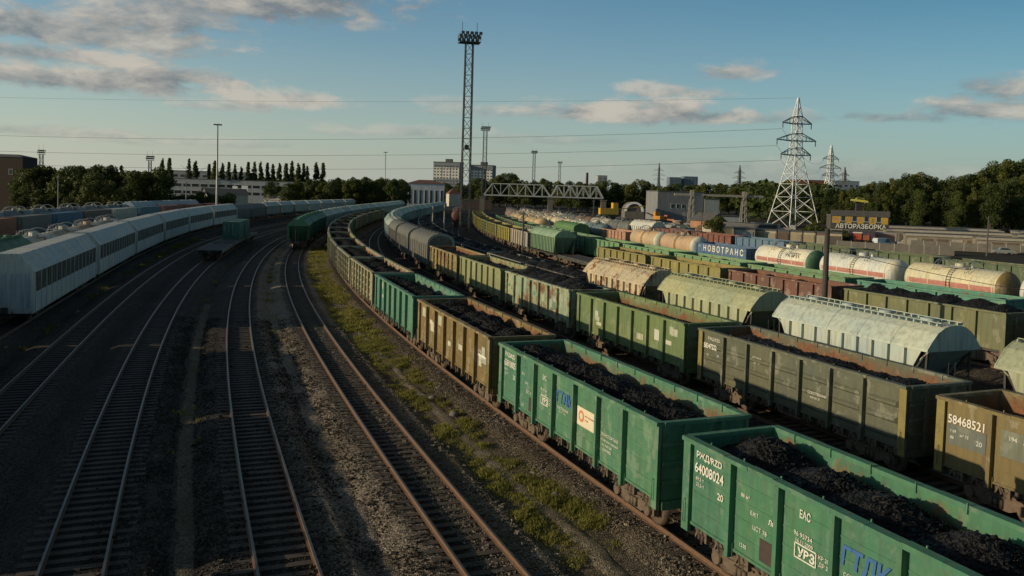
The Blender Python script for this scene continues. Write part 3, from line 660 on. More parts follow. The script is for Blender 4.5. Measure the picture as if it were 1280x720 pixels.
def tank_recipe(L=10.8, r=1.5, zc=2.66, stripe=False, bands=5, collar=None, text=None):
    h = L / 2; ps = []
    b = MB(); b.rev([(-h, .3), (-h + .04, .75), (-h + .14, 1.1), (-h + .3, 1.34), (-h + .5, 1.46), (-h + .62, r), (h - .62, r), (h - .5, 1.46), (h - .3, 1.34), (h - .14, 1.1), (h - .04, .75), (h, .3)], 'x', (0, 0, zc), 40)
    barrel = P('tank_barrel', b.mesh('tank_barrel', [PAINT])); sub = []
    for k in range(bands):
        x = -h + .9 + k * (L - 1.8) / (bands - 1); q = MB(); q.rev([(x - .05, r - .05), (x - .05, r + .02), (x + .05, r + .02), (x + .05, r - .05)], 'x', (0, 0, zc), 40); sub.append(P('band', q.mesh('band', [PAINT])))
    if stripe:
        for s in (-1, 1):
            q = MB(); n0 = 0
            for k in range(6):
                a = -.12 + .2 - k * .062
                for x in (-h + .75, h - .75): q.v.append((x, s * (r + .008) * math.cos(a), zc + (r + .008) * math.sin(a)))
            for k in range(5): q.quad((2 * k, 2 * k + 1, 2 * k + 3, 2 * k + 2) if s > 0 else (2 * k, 2 * k + 2, 2 * k + 3, 2 * k + 1))
            sub.append(P('stripe', q.mesh('stripe', [REDST])))
    if collar:
        q = MB(); q.rev([(h - .64, r - .02), (h - .62, r + .012), (h - .5, 1.475), (h - .3, 1.355), (h - .14, 1.115), (h - .03, .76), (h + .012, .3)], 'x', (0, 0, zc), 40); sub.append(P('end_cap', q.mesh('end_cap', [PAINT]), color=collar))
    barrel.subs = sub; ps.append(barrel)
    q = MB(); q.rev([(zc + r - .1, .45), (zc + r + .28, .45), (zc + r + .36, .36)], 'z', (0, 0, 0), 18); q.rev([(zc + r - .1, .16), (zc + r + .3, .16)], 'z', (1.1, .2, 0), 10)
    ps.append(P('manhole', q.mesh('manhole', [PAINT])))
    q = MB()
    for s in (-1, 1):
        q.box(-1.5, 1.5, s * .85 - .3, s * .85 + .3, zc + r - .06, zc + r - .01)
    for x in (-1.7, 1.7):
        for dx in (-.22, .22):
            pts = [(x + dx, 1.25 * math.cos(a), zc + r - .45 + 1.12 * math.sin(a)) for a in [R(18 * k) for k in range(11)]]
            q.tube(pts, .04, 5)
    for k in range(4): q.tube([(-1.5 + k, -1.12, zc + r - .05), (-1.5 + k, -1.12, zc + r + .5)], .02, 4)
    q.tube([(-1.5, -1.12, zc + r + .5), (1.5, -1.12, zc + r + .5)], .02, 4)
    ps.append(P('walkway', q.mesh('walkway', [GALV])))
    for s in (-1, 1):
        q = MB()
        for x in (-.22, .22):
            pts = [(x, s * (r + .06) * math.cos(a), zc + (r + .06) * math.sin(a)) for a in [R(-50 + 15 * k) for k in range(9)]]
            q.tube(pts, .022, 4)
        for k in range(12):
            a = R(-45 + k * 9.5); q.box(-.22, .22, *sorted((s * (r + .02) * math.cos(a), s * (r + .09) * math.cos(a))), zc + (r + .06) * math.sin(a) - .02, zc + (r + .06) * math.sin(a) + .02)
        ps.append(P('ladder', q.mesh('ladder', [STEEL])))
    for x in (-h + 1.4, h - 1.4):
        q = MB(); q.hexa([(x - .25, -1.25, 1.12), (x + .25, -1.25, 1.12), (x + .25, 1.25, 1.12), (x - .25, 1.25, 1.12), (x - .25, -1.32, 2.0), (x + .25, -1.32, 2.0), (x + .25, 1.32, 2.0), (x - .25, 1.32, 2.0)]); ps.append(P('saddle', q.mesh('saddle', [STEEL])))
    if text: ps.append(P('lettering', text_mesh(text, .62, 1.0, -r * .93 - .03, zc + .42, STEEL), label='dark stencilled lettering'))
    return ps + [underframe(h + .25, z1=1.10)] + bogies(round(h - 1.5, 2)) + coup(h + .2)
TANK = tank_recipe(); TANK_S = tank_recipe(stripe=True); TANK_SG = tank_recipe(stripe=True, collar=(.045, .13, .07, .2), text='НОРД'); TANK_SB = tank_recipe(stripe=True, collar=(.20, .14, .05, .6)); TANK_C = tank_recipe(collar=(.60, .60, .52, .2))

def autorack_recipe(L=23.5):
    h = L / 2; ps = []; hw = 1.6
    prof = [(-hw, 1.0), (hw, 1.0), (hw, 3.55), (.72, 4.75), (-.72, 4.75), (-hw, 3.55)]
    b = MB(); b.prism([(-hw, .80), (hw, .80), (hw, 3.55), (-hw, 3.55)], -h, h); ps.append(P('body', b.mesh('body', [PAINT])))
    b = MB(); b.prism([(-hw - .03, 3.553), (hw + .03, 3.553), (.74, 4.75), (-.74, 4.75)], -h, h)
    for k in range(1, 12):
        x = -h + k * L / 12; b.prism([(-hw - .035, 3.56), (hw + .035, 3.56), (.745, 4.765), (-.745, 4.765)], x - .025, x + .025)
    ps.append(P('roof', b.mesh('roof', [PAINT])))
    for s in (-1, 1):
        n = 14
        for k in range(n):
            x0 = -h + .45 + k * (L - .9) / n; x1 = x0 + (L - .9) / n - .07
            q = MB(); q.box(x0, x1, *sorted((s * hw, s * (hw + .012))), 2.18, 3.50)
            for j in range(1, 3): xx = x0 + (x1 - x0) * j / 3; q.box(xx - .02, xx + .02, *sorted((s * (hw + .012), s * (hw + .03))), 2.18, 3.50)
            ps.append(P('mesh_panel', q.mesh('mesh_panel', [PAINT]), color=(.035, .027, .022, .35)))
        q = MB()
        for z in (1.15, 1.4, 1.65, 1.9): q.box(-h + 5.5, h - 5.5, *sorted((s * hw, s * (hw + .03))), z - .05, z + .05)
        for k in range(n + 1): x = -h + .37 + k * (L - .9) / n; q.box(x - .022, x + .022, *sorted((s * hw, s * (hw + .035))), .82, 3.53)
        ps.append(P('side_ribs', q.mesh('side_ribs', [PAINT])))
        q = MB(); big = [(y * 1.03, z + (.05 if z > 3 else -.02)) for y, z in prof]; sm = [(y * .9, 1.1 + (z - 1.0) * .93) for y, z in prof]; k = 6
        x0, x1 = sorted((s * (h - .22), s * (h + .04)))
        q.v += [(x0, y, z) for y, z in big] + [(x1, y, z) for y, z in big] + [(x1, y, z) for y, z in sm] + [(x0, y, z) for y, z in sm]
        for i in range(k):
            j = (i + 1) % k
            for a in range(3): q.quad((a * k + i, a * k + j, (a + 1) * k + j, (a + 1) * k + i))
        ps.append(P('end_rim', q.mesh('end_rim', [PAINT])))
        for y in (-.7, .7):
            q = MB(); q.box(*sorted((s * (h + .002), s * (h + .02))), y - .66, y + .66, 1.15, 3.5)
            for yy in (y - .4, y + .4): q.tube([(s * (h + .05), yy, 1.2), (s * (h + .05), yy, 3.4)], .03, 5); q.box(*sorted((s * (h + .02), s * (h + .07))), yy - .07, yy + .07, 2.2, 2.35); q.box(*sorted((s * (h + .02), s * (h + .07))), yy - .07, yy + .07, 1.4, 1.52)
            ps.append(P('end_door', q.mesh('end_door', [PAINT])))
    return ps + [underframe(h - .3, hw=1.35, z0=.5, z1=.79)] + bogies(round(h - 3.6, 2)) + coup(h - .1)
AUTORACK = autorack_recipe()
def flat_recipe(L=13.4):
    h = L / 2; b = MB(); b.box(-h, h, -1.42, 1.42, 1.16, 1.28); d = P('deck', b.mesh('deck', [WOODP]))
    ps = [d]
    for s in (-1, 1):
        q = MB(); q.box(-h, h, *sorted((s * 1.423, s * 1.50)), .86, 1.30); ps.append(P('side_sill', q.mesh('side_sill', [PAINT])))
    return ps + [underframe(h - .1, hw=1.2, z1=1.155)] + bogies(round(h - 2.0, 2)) + coup(h)
FLAT = flat_recipe()
def container_recipe(L=6.06, H=2.6):
    h = L / 2; b = MB(); ps = []
    b.box(-h + .04, h - .04, -1.2, 1.2, .03, H - .03); ps.append(P('walls', b.mesh('walls', [CORR])))
    q = MB()
    for x in (-h + .06, h - .06):
        for y in (-1.17, 1.17): q.box(x - .07, x + .07, y - .05, y + .05, 0, H)
        q.box(x - .065, x + .065, -1.12, 1.12, H - .12, H + .005); q.box(x - .065, x + .065, -1.12, 1.12, .005, .12)
    for y in (-1.19, 1.19): q.box(-h + .13, h - .13, y - .04, y + .04, H - .1, H + .003); q.box(-h + .13, h - .13, y - .04, y + .04, .003, .13)
    ps.append(P('corner_frame', q.mesh('corner_frame', [PAINT])))
    for y in (-.58, .58):
        q = MB(); q.box(h - .039, h - .01, y - .54, y + .54, .15, H - .15)
        for yy in (y - .3, y + .3): q.tube([(h + .02, yy, .15), (h + .02, yy, H - .15)], .02, 5)
        ps.append(P('door', q.mesh('door', [PAINT])))
    return ps
CONT20 = container_recipe(); CONT40 = container_recipe(12.19)

# ---------------------------------------------------------------- trains
ORD = ['first', 'second', 'third', 'fourth', 'fifth', 'sixth', 'seventh', 'eighth', 'ninth', 'tenth', 'eleventh', 'twelfth', 'thirteenth', 'fourteenth', 'fifteenth', 'sixteenth', 'seventeenth', 'eighteenth', 'nineteenth', 'twentieth', 'twenty-first', 'twenty-second', 'twenty-third', 'twenty-fourth', 'twenty-fifth', 'twenty-sixth', 'twenty-seventh']
PITCH = {'open_coal_wagon': 13.92, 'low_coal_wagon': 13.92, 'cement_hopper': 12.3, 'grain_hopper': 14.7, 'hooded_wagon': 14.4, 'covered_wagon': 14.8, 'tank_wagon': 12.02, 'car_carrier_wagon': 25.0, 'flat_wagon': 14.5}
CATS = {'open_coal_wagon': 'freight wagon', 'low_coal_wagon': 'freight wagon', 'cement_hopper': 'hopper wagon', 'grain_hopper': 'hopper wagon', 'hooded_wagon': 'covered wagon', 'covered_wagon': 'covered wagon', 'tank_wagon': 'tank wagon', 'car_carrier_wagon': 'car carrier', 'flat_wagon': 'flat wagon'}
PLACED = {}
def train(track, row, group, wagons, anchor, first=0):
    """wagons near->far: (kind, recipe, colour+rust, phrase, coal mesh or None); anchor = (index, 'near'|'far', y)"""
    tk = TRK[track]; off = [0.0]
    for wg in wagons: off.append(off[-1] + PITCH[wg[0]])
    i, e, y = anchor
    s0 = tk.s_of_y(y) - (off[i] + .6 if e == 'near' else off[i + 1] - .6)
    res = []
    for k, (kind, rec, colr, phrase, coal) in enumerate(wagons):
        c = s0 + (off[k] + off[k + 1]) / 2; hh = PITCH[kind] * .32
        a, b = tk.at(c - hh), tk.at(c + hh); mid = (a + b) / 2; d = a - b; rz = math.atan2(d[1], d[0])
        label = f'{phrase}, {ORD[k + first]} from near end of {row}'
        if '!' in phrase: label = phrase.replace('!', '')
        r = spawn(kind, label, CATS[kind], group, (mid[0], mid[1], 0), rz, rec, colr)
        if coal is not None:
            o = link('coal_load', coal, None, (mid[0], mid[1], 0), rz + (math.pi if k % 2 and coal in COALS else 0))
            tag(o, f'black coal heap filling the {ORD[k + first]} wagon of {row}', 'coal', 'coal loads in open wagons')
        res.append((r, mid, rz))
    PLACED[track] = PLACED.get(track, []) + res
    return res
def gcol(c, r=.35, j=.12):
    f = 1 + random.uniform(-j, j); return (c[0] * f, c[1] * f, c[2] * f, r)
GREEN = (.050, .170, .096); TEAL = (.075, .20, .135); OCHRE = (.185, .125, .042); KHAKI = (.26, .235, .15); OLIVE = (.135, .15, .048); PALEOL = (.24, .25, .12); GRNOL = (.13, .185, .072); DKBR = (.098, .104, .068)
BRO = (.165, .125, .048); MAROON = (.15, .062, .045); YELO = (.25, .215, .065); GRY = (.16, .16, .145); PINKG = (.30, .25, .20); MIDG = (.07, .17, .085)
OC = 'open_coal_wagon'
def letters(*rows):
    return [P(nm, text_mesh(*a, **k), label=lb) for nm, lb, a, k in rows]
YS = -1.488
def lt(s, h, x, z, mat=LETTER, y=None, **k): return ('lettering', None, (s, h, x, YS if y is None else y, z, mat), k)
def logo_parts(x0, num, y=-1.482):
    ps = letters(lt('РЖД/RZD', .17, x0 + .10, 3.02, bold=.004), lt(num, .27, x0 + .05, 2.62, bold=.006, wide=.82), lt('20', .18, x0 + 1.05, 2.20, bold=.004),
        lt('69,5 т', .10, x0 + .12, 2.42), lt('22,5 т', .10, x0 + .14, 2.26), lt('88 м³', .10, x0 + 1.98, 2.62), lt('ЕЖТ', .10, x0 + 2.35, 2.30), lt('Люб', .12, x0 + 3.0, 2.30, bold=.004), lt('ЦСТ 78', .11, x0 + 2.45, 1.98), lt('1530', .1, x0 + 1.98, 1.38),
        lt('ЕАС', .18, x0 + 4.0, 2.86, wide=.7, bold=.004), lt('96 95734', .11, x0 + 3.85, 2.42), lt('16.11.2009', .09, x0 + 3.9, 2.28), lt('УВЗ', .2, x0 + 4.0, 1.98, bold=.01), lt('КР 2021', .09, x0 + 4.62, 2.17), lt('ДР 24', .09, x0 + 4.64, 2.02), lt('12', .1, x0 + 4.7, 1.66),
        lt('ГТЛК', .40, x0 + 5.24, 2.36, BLUEP, bold=.018, wide=.86, slant=.12), lt('СОБСТВЕННИК', .09, x0 + 5.35, 2.12), lt('АО «ГТЛК»', .08, x0 + 5.5, 2.0))
    q = MB(); q.box(x0 + 2.72, x0 + 3.34, -1.485, -1.478, 1.32, 1.86); q.box(x0 + 2.74, x0 + 3.32, -1.488, -1.4855, 1.58, 1.60)
    ps.append(P('stencil_patch', q.mesh('stencil_patch', [DARKPATCH]), label='dark brown painted square'))
    q = MB()
    for a, b in (((3.9, 2.25), (3.9, 1.93)), ((3.9, 1.93), (4.55, 1.93)), ((4.55, 1.93), (4.55, 2.25)), ((4.55, 2.25), (3.9, 2.25))): q.bar((x0 + a[0], -1.486, a[1]), (x0 + b[0], -1.486, b[1]), .006, .03)
    ps.append(P('plate_outline', q.mesh('plate_outline', [LETTER])))
    return ps
x0 = -HL + .36
W1X = logo_parts(x0, '64008024'); W2X = logo_parts(x0, '63810005')
q = MB(); q.box(x0 + 6.98, x0 + 8.46, -1.485, -1.478, 1.98, 2.62); bd = P('printed_board', q.mesh('printed_board', [CREAM]), label='cream board with a faded orange print')
q = MB(); q.rev([(-.003, .2), (.003, .2)], 'y', (x0 + 7.30, -1.489, 2.32), 20); q.rev([(-.004, .11), (.004, .11)], 'y', (x0 + 7.30, -1.4905, 2.32), 16)
q.m = [0 if i < 22 else 1 for i in range(len(q.f))]
bd.subs = [P('emblem', q.mesh('emblem', [ORANGE, CREAM]))] + letters(lt('месторождение', .07, x0 + 7.56, 2.36, ORANGE), lt('уголь', .07, x0 + 7.56, 2.22, ORANGE))
W2X = W2X + [bd] + letters(lt('ТРАНСПОРТНАЯ', .1, x0 + 8.74, 2.1), lt('лизинговая компания', .08, x0 + 8.74, 1.94), lt('тел. 8 800 200', .08, x0 + 8.8, 1.78), lt('63810005', .1, x0 + 8.9, 1.62))
q = MB(); q.box(-HL + 2 * 1.73 + 9.0 - 1.1, -HL + 2 * 1.73 + 8.6, -1.485, -1.478, 2.15, 2.3); W3X = letters(lt('КУЗБАСС', .12, 4.6, 2.5), lt('УГОЛЬ', .12, 4.7, 2.1), lt('56 т', .1, 4.7, 1.9))
q = MB(); q.box(4.55, 5.6, -1.486, -1.478, 2.32, 2.42); W3X.append(P('painted_bar', q.mesh('painted_bar', [LETTER])))
def patches(seed, n, cols=((.55, .53, .44), (.42, .42, .33))):
    rr = random.Random(seed); out = []
    for k in range(n):
        i = rr.randrange(7); xa = -HL + .3 + i * 1.726 + .12; x = xa + rr.uniform(0, .7); z = rr.uniform(1.7, 2.7); q = MB(); q.box(x, x + rr.uniform(.3, .75), -1.4785 - k * .0006, -1.470, z, z + rr.uniform(.2, .6))
        out.append(P('paint_patch', q.mesh('paint_patch', [PAINT]), color=(*cols[k % 2], .25)))
    return out
ye = []
for e in (-1, 1):
    q = MB(); q.box(*sorted((e * (HL - .31), e * (HL + .001))), -1.578, -1.5755, .95, 3.36); ye.append(P('corner_stripe', q.mesh('corner_stripe', [YELLOW]), label='yellow painted corner'))
F2X = ye + letters(lt('РЖД/RZD', .15, x0 + .30, 3.0), lt('58347222', .24, x0 + .05, 2.60, bold=.008, wide=.78, y=-1.545), lt('20', .12, x0 + 1.05, 2.28), lt('ДР', .1, x0 + .2, 2.2), lt('т 23', .14, x0 + 1.95, 2.62), lt('НМТ', .16, x0 + 2.5, 2.62, bold=.006),
    lt('КР 2019', .12, x0 + 3.7, 2.74), lt('ДР 21', .12, x0 + 3.8, 2.58), lt('ПРОБЕГ', .12, x0 + 4.4, 2.66), lt('СОБСТВЕННИК', .11, x0 + 7.35, 2.06, y=-1.545), lt('вагон 20', .1, x0 + 7.45, 1.88))
F1X = [ye[0]] + letters(lt('58468521', .29, x0 + .02, 2.66, bold=.006, wide=.88), lt('20', .16, x0 + 1.1, 2.16), lt('т 69', .1, x0 + .12, 2.36), lt('м³ 73', .1, x0 + .5, 2.28), lt('88', .1, x0 + .14, 2.14), lt('194', .14, x0 + 2.2, 2.66), lt('СТР', .12, x0 + 2.7, 2.62), lt('КР', .12, x0 + 2.8, 2.9))
q = MB(); q.box(x0 + .03, x0 + 1.45, -1.4800, -1.470, 1.95, 2.62); F1X.append(P('paint_patch', q.mesh('paint_patch', [PAINT]), color=(.11, .13, .12, .3)))
q = MB(); q.box(x0 + 1.95, x0 + 3.0, -1.4800, -1.470, 2.1, 2.95); F1X.append(P('paint_patch', q.mesh('paint_patch', [PAINT]), color=(.13, .15, .12, .3)))
ER = 'long coal row'
E_ = [(OC, G_PLAIN + W1X, (*GREEN, .22), 'bright green open coal wagon numbered 64008024, nearest in the photo!', COALS[0]),
      (OC, G_PLAIN + W2X, (.062, .185, .106, .32), 'bright green open coal wagon carrying a cream and orange board!', COALS[1]),
      (OC, G_PLAIN + W3X + patches(4, 9), (*OCHRE, .5), 'patched ochre brown open coal wagon with an orange rusty inside!', COALS[2]),
      (OC, G_PLAIN + patches(8, 2), (*TEAL, .2), 'teal green open coal wagon behind the ochre brown one!', COALS[0])]
cols = [(KHAKI, 'dusty beige'), (KHAKI, 'faded khaki'), ((.22, .205, .15), 'dusty grey'), (PALEOL, 'pale olive'), (KHAKI, 'beige'), (GRY, 'grey'), (PALEOL, 'olive'), (MIDG, 'green')]
for k in range(13):
    c, nm = cols[k % 8]; E_.append((OC, G_STAMP if k < 1 else G_MID, gcol(c, .5), f'{nm} open coal wagon', COALS[k % 3]))
train('E', ER, 'coal wagons of the long near row', E_, (0, 'far', 22.9))
FR = 'second coal row'
F_ = [(OC, G_STAMP[:] and G_PLAIN + F1X, (*BRO, .5), 'brown and olive open wagon numbered 58468521 at the right edge!', COAL_LOW[0]),
      (OC, G_STAMP + F2X, (*DKBR, .45), 'dark grey brown open coal wagon with yellow corner stripes!', COAL_FULL[0]),
      (OC, G_PLAIN + patches(21, 8), (*GRNOL, .35), 'olive green open coal wagon with pale repainted patches!', COAL_LOW[0]),
      (OC, G_WOOD + patches(5, 7, ((.33, .36, .26), (.10, .22, .17))), (.28, .34, .22, .84), 'rust eaten green and orange open wagon heaped with coal!', COAL_HEAP[0]),
      (OC, G_PLAIN, (*PALEOL, .35), 'pale olive open coal wagon between the rusty one and ochre one!', COAL_FULL[1]),
      (OC, G_MID, (.24, .19, .075, .75), 'rusty ochre open coal wagon behind the grey hooded wagons!'.replace('behind', 'coupled to'), COAL_FULL[0])]
for k in range(3): F_.append(('hooded_wagon', HOOD, (.105, .10, .088, .3), 'dark grey round roofed hooded wagon', None))
for k in range(14): F_.append(('grain_hopper', H_GRAIN, gcol((.30, .40, .38) if k % 3 else (.40, .45, .42), .3), 'pale teal hopper wagon', None))
train('F', FR, 'wagons of the second row', F_, (0, 'far', 28.5))
GR = 'round roofed hopper row'
G_ = [('cement_hopper', H_CEM, (.29, .32, .235, .4), 'sage green round roofed hopper cut by the right edge!', None), ('cement_hopper', H_CEM, (.43, .48, .44, .5), 'pale blue green round roofed hopper with dirty roof, second from right!', None),
      ('cement_hopper', H_CEM, (.36, .375, .23, .45), 'clean cream green round roofed hopper!', None), ('cement_hopper', H_CEM, (.52, .42, .28, .76), 'round roofed hopper with an orange rusted roof and white sides!', None)]
lowc = [((.11, .085, .06), 'brown'), ((.22, .20, .165), 'grey'), ((.05, .055, .07), 'navy'), ((.13, .11, .09), 'brown'), ((.12, .12, .12), 'grey'), ((.1, .08, .06), 'brown')]
for k in range(11): c, nm = lowc[k % 6]; G_.append(('low_coal_wagon', G_LOW, gcol(c, .5), f'low sided {nm} coal wagon', COAL_LOWSIDE[k % 2]))
train('G', GR, 'wagons of the hopper row', G_[:1], (0, 'far', 34.2)); train('G', GR, 'wagons of the hopper row', G_[1:], (0, 'near', 36.5), 1)
HR = 'fourth row'
H_ = [(OC, G_MIDP, (.12, .06, .04, .6), 'dark brown open wagon', COAL_FULL[0]), (OC, G_MIDP, (.145, .15, .068, .4), 'olive open wagon heaped high with coal behind the pale blue hopper!', COAL_HEAP[0]), (OC, G_MIDP, (*MAROON, .55), 'maroon open coal wagon', COAL_FULL[1]),
      (OC, G_MIDP, (*YELO, .3), 'mustard open coal wagon', COAL_FULL[0]), (OC, G_MIDP, (.22, .19, .06, .35), 'mustard open coal wagon', COAL_FULL[1]), ('flat_wagon', FLAT, (.05, .05, .04, .3), 'dark empty flat wagon', None),
      ('grain_hopper', H_GRAIN, (.25, .36, .24, .2), 'pale green ribbed hopper wagon in the middle of the yard!', None), (OC, G_MIDP, (.36, .31, .26, .4), 'pinkish grey open coal wagon', COAL_FULL[1])]
for k in range(8): c, nm = [((.27, .23, .05), 'yellow'), ((.24, .215, .08), 'mustard'), ((.20, .20, .09), 'olive')][k % 3]; H_.append((OC, G_MID, gcol(c, .35), f'{nm} open coal wagon', COAL_FULL[k % 2]))
train('H', HR, 'wagons of the fourth row', H_, (1, 'far', 62.0))
IR = 'low green row before the tanks'
I_ = [(OC, G_MIDP, (.07, .22, .16, .25), 'teal open coal wagon', COAL_FULL[0])]
for k in range(4): I_.append((OC, G_MIDP, gcol((.14, .26, .13), .25), 'faded green open coal wagon', COAL_FULL[k % 2]))
for k in range(7): I_.append((OC, G_MID, gcol([(.10, .2, .11), (.2, .21, .15), (.17, .2, .13)][k % 3], .35), ['green', 'grey green', 'drab green'][k % 3] + ' open coal wagon', COAL_FULL[k % 2]))
train('I', IR, 'wagons of the low green row', I_, (2, 'near', 83.0))
JR = 'white tank row'
TK = 'tank_wagon'
novo = [P('lettering', text_mesh('Н О В О Т Р А Н С', .80, 0.6, -1.496, 2.44, LETTER, align='CENTER', bold=.02, wide=1.05), label='large white lettering')] + letters(lt('63', .3, -5.6, 2.9))
J_ = [(TK, TANK_S, (.60, .58, .53, .3), 'dirty white tank wagon with faded pink stripe', None), (TK, TANK_SB, (.60, .54, .38, .5), 'cream tank wagon with a rust brown end', None), (TK, TANK_S, (.66, .63, .55, .25), 'white tank wagon with a pink lower band', None), (TK, TANK_SG, (.68, .64, .54, .2), 'white tank wagon with dark green end', None),
      (OC, gondola_recipe('flat', full=False, pd=1.49) + novo, (.06, .125, .24, .25), 'blue open wagon with large white lettering!', COAL_FULL[0]), (TK, TANK_C, (.50, .33, .20, .3), 'orange stained tank wagon with a white end cap, beside the blue wagon', None), (TK, TANK_C, (.52, .36, .22, .3), 'orange stained tank wagon with a white end cap', None),
      (OC, G_MID, (.42, .23, .16, .25), 'salmon pink open wagon between tank wagons!', COAL_FULL[0]), (TK, TANK, (.11, .17, .19, .3), 'dark blue grey tank wagon', None), (TK, TANK, (.52, .55, .48, .2), 'white tank wagon', None)]
J_[5] = (TK, TANK_C, (.50, .33, .20, .3), 'orange stained tank wagon with white end', None); J_[6] = (TK, TANK_C, (.52, .36, .22, .3), 'orange stained tank wagon with white end', None)
for k in range(7): J_.append((TK, TANK, gcol((.55, .47, .33), .35), 'dusty cream tank wagon', None))
train('J', JR, 'wagons of the white tank row', J_, (4, 'near', 105.7))
N_ = [('covered_wagon', BOX, (.085, .19, .06, .1), 'green round topped covered wagon', None), (OC, G_LOW, (.42, .40, .36, .3), 'whitish low wagon', None)]
for k in range(7): N_.append((TK, TANK, gcol((.50, .36, .20) if k < 4 else (.22, .13, .09), .4), ('orange' if k < 4 else 'dark brown') + ' stained tank wagon', None))
train('Jp', 'orange tank row', 'wagons of the orange tank row', N_, (0, 'near', 150.0))
K_ = [('flat_wagon', FLAT, (.06, .13, .07, .3), 'green sided flat wagon', None), (OC, G_MIDP, (.075, .105, .05, .35), 'dull green open wagon', COAL_LOW[0]), (OC, G_MIDP, (.075, .105, .05, .35), 'green open wagon', COAL_FULL[0]), (OC, G_MIDP, (.075, .105, .05, .35), 'green open wagon', COAL_FULL[1]), (OC, G_MIDP, (.09, .16, .25, .2), 'blue open wagon', COAL_FULL[1]), (OC, G_MIDP, (.17, .06, .04, .4), 'red brown open wagon', COAL_LOW[0]), (OC, G_MIDP, (.18, .07, .045, .4), 'red brown open wagon', COAL_LOW[0]),
      ('cement_hopper', H_CEM, (.60, .58, .52, .1), 'white roofed hopper wagon among rusty wagons!', None)]
for k in range(6): K_.append((TK, TANK, gcol([(.12, .13, .13), (.5, .46, .38), (.22, .12, .07)][k % 3], .35), ['dark grey', 'cream', 'brown'][k % 3] + ' tank wagon', None))
train('K', 'back row by the garages', 'wagons of the back row', K_, (7, 'near', 166.0))
DR = 'the row by the grass verge'
D_ = [('grain_hopper', H_GRAIN, gcol((.03, .13, .075), .15), 'dark green hopper wagon', None) for k in range(3)] + [('grain_hopper', H_GRAIN, gcol((.36, .42, .40), .2), 'silver grey hopper wagon', None) for k in range(11)]
train('D', 'left hopper row', 'wagons of the left hopper row', D_, (0, 'near', 127.0))
A_ = [('car_carrier_wagon', AUTORACK, gcol((.47, .475, .475), .36, .06), 'white car carrier wagon with dark mesh', None) for k in range(6)] + [('covered_wagon', BOX, (.07, .08, .09, .2), 'dark covered wagon', None), ('covered_wagon', BOX, (.08, .08, .08, .2), 'dark covered wagon', None)] + [('grain_hopper', H_GRAIN, gcol((.45, .48, .48), .2), 'silver hopper wagon', None) for k in range(7)]
train('L2', 'car carrier row', 'wagons of the car carrier row', A_, (0, 'near', 54.5))
train('L2', 'the brown van row', 'brown vans standing left of the tracks', [('covered_wagon', VAN_LOW, gcol((.13, .06, .04), .4), 'brown covered van', None) for k in range(4)], (3, 'far', 46.0))
B_ = [('covered_wagon', VAN_LOW, (.1, .06, .04, .4), 'brown covered wagon', None) for k in range(3)] + [('grain_hopper', H_GRAIN, (.045, .15, .07, .2), 'dark green roofed hopper wagon', None), (TK, TANK, (.50, .50, .46, .2), 'white tank wagon', None), (TK, TANK, (.40, .36, .30, .3), 'grey tank wagon', None), (TK, TANK, (.45, .3, .2, .3), 'brown tank wagon', None), (TK, TANK, (.40, .38, .34, .3), 'grey tank wagon', None)] + [(OC, G_MIDP, (.1, .09, .08, .4), 'grey open wagon', None) for k in range(5)]
train('L1b', 'row behind car carriers', 'wagons behind the car carriers', B_, (3, 'near', 62.0))
C0 = [(.03, .085, .14, .25), (.27, .085, .035, .25), (.12, .13, .12, .2), (.04, .13, .23, .15), (.10, .09, .085, .2), (.42, .43, .40, .15), (.045, .16, .23, .15), (.24, .07, .045, .2), (.26, .07, .05, .2), (.25, .06, .045, .2)]
CN = ['blue', 'orange brown', 'grey', 'bright blue', 'dark grey', 'white', 'light blue', 'red', 'red', 'red']
FL_ = train('L1', 'container row', 'flat wagons of the container row', [('flat_wagon', FLAT, (.08, .07, .06, .4), 'flat wagon under a shipping container', None) for k in range(10)], (0, 'near', 94.0))
for k, (r, mid, rz) in enumerate(FL_):
    spawn('shipping_container', f'{CN[k]} shipping container, {ORD[k]} from near end of its row', 'container', 'shipping containers on flat wagons', (mid[0], mid[1], 1.285), rz, CONT40, C0[k])
L_ = [(TK, TANK, gcol((.20, .215, .22), .35), 'grey tank wagon', None) for k in range(7)] + [('grain_hopper', H_GRAIN, (.40, .46, .5, .2), 'pale blue hopper wagon', None) for k in range(3)]
train('L0', 'far left tank row', 'wagons of the far left tank row', L_, (0, 'near', 110.0))
BT = train('B', 'the short flat wagon pair', 'flat wagons with teal boxes', [('flat_wagon', FLAT, (.17, .16, .145, .3), 'empty ended flat wagon', None), ('flat_wagon', FLAT, (.14, .13, .12, .3), 'flat wagon', None), ('flat_wagon', FLAT, (.14, .13, .12, .3), 'flat wagon', None)], (0, 'near', 104.6))
tk = TRK['B']
for k, yy in enumerate((129.5, 136.0)):
    s_ = tk.s_of_y(yy); p_, d_, n_ = tk.frame(s_)
    spawn('shipping_container', 'teal shipping container on the flat wagons, ' + ('nearer of the two' if k == 0 else 'farther of the two'), 'container', 'teal containers on flat wagons', (p_[0], p_[1], 1.285), math.atan2(-d_[1], -d_[0]), CONT20, (.022, .115, .09, .2))
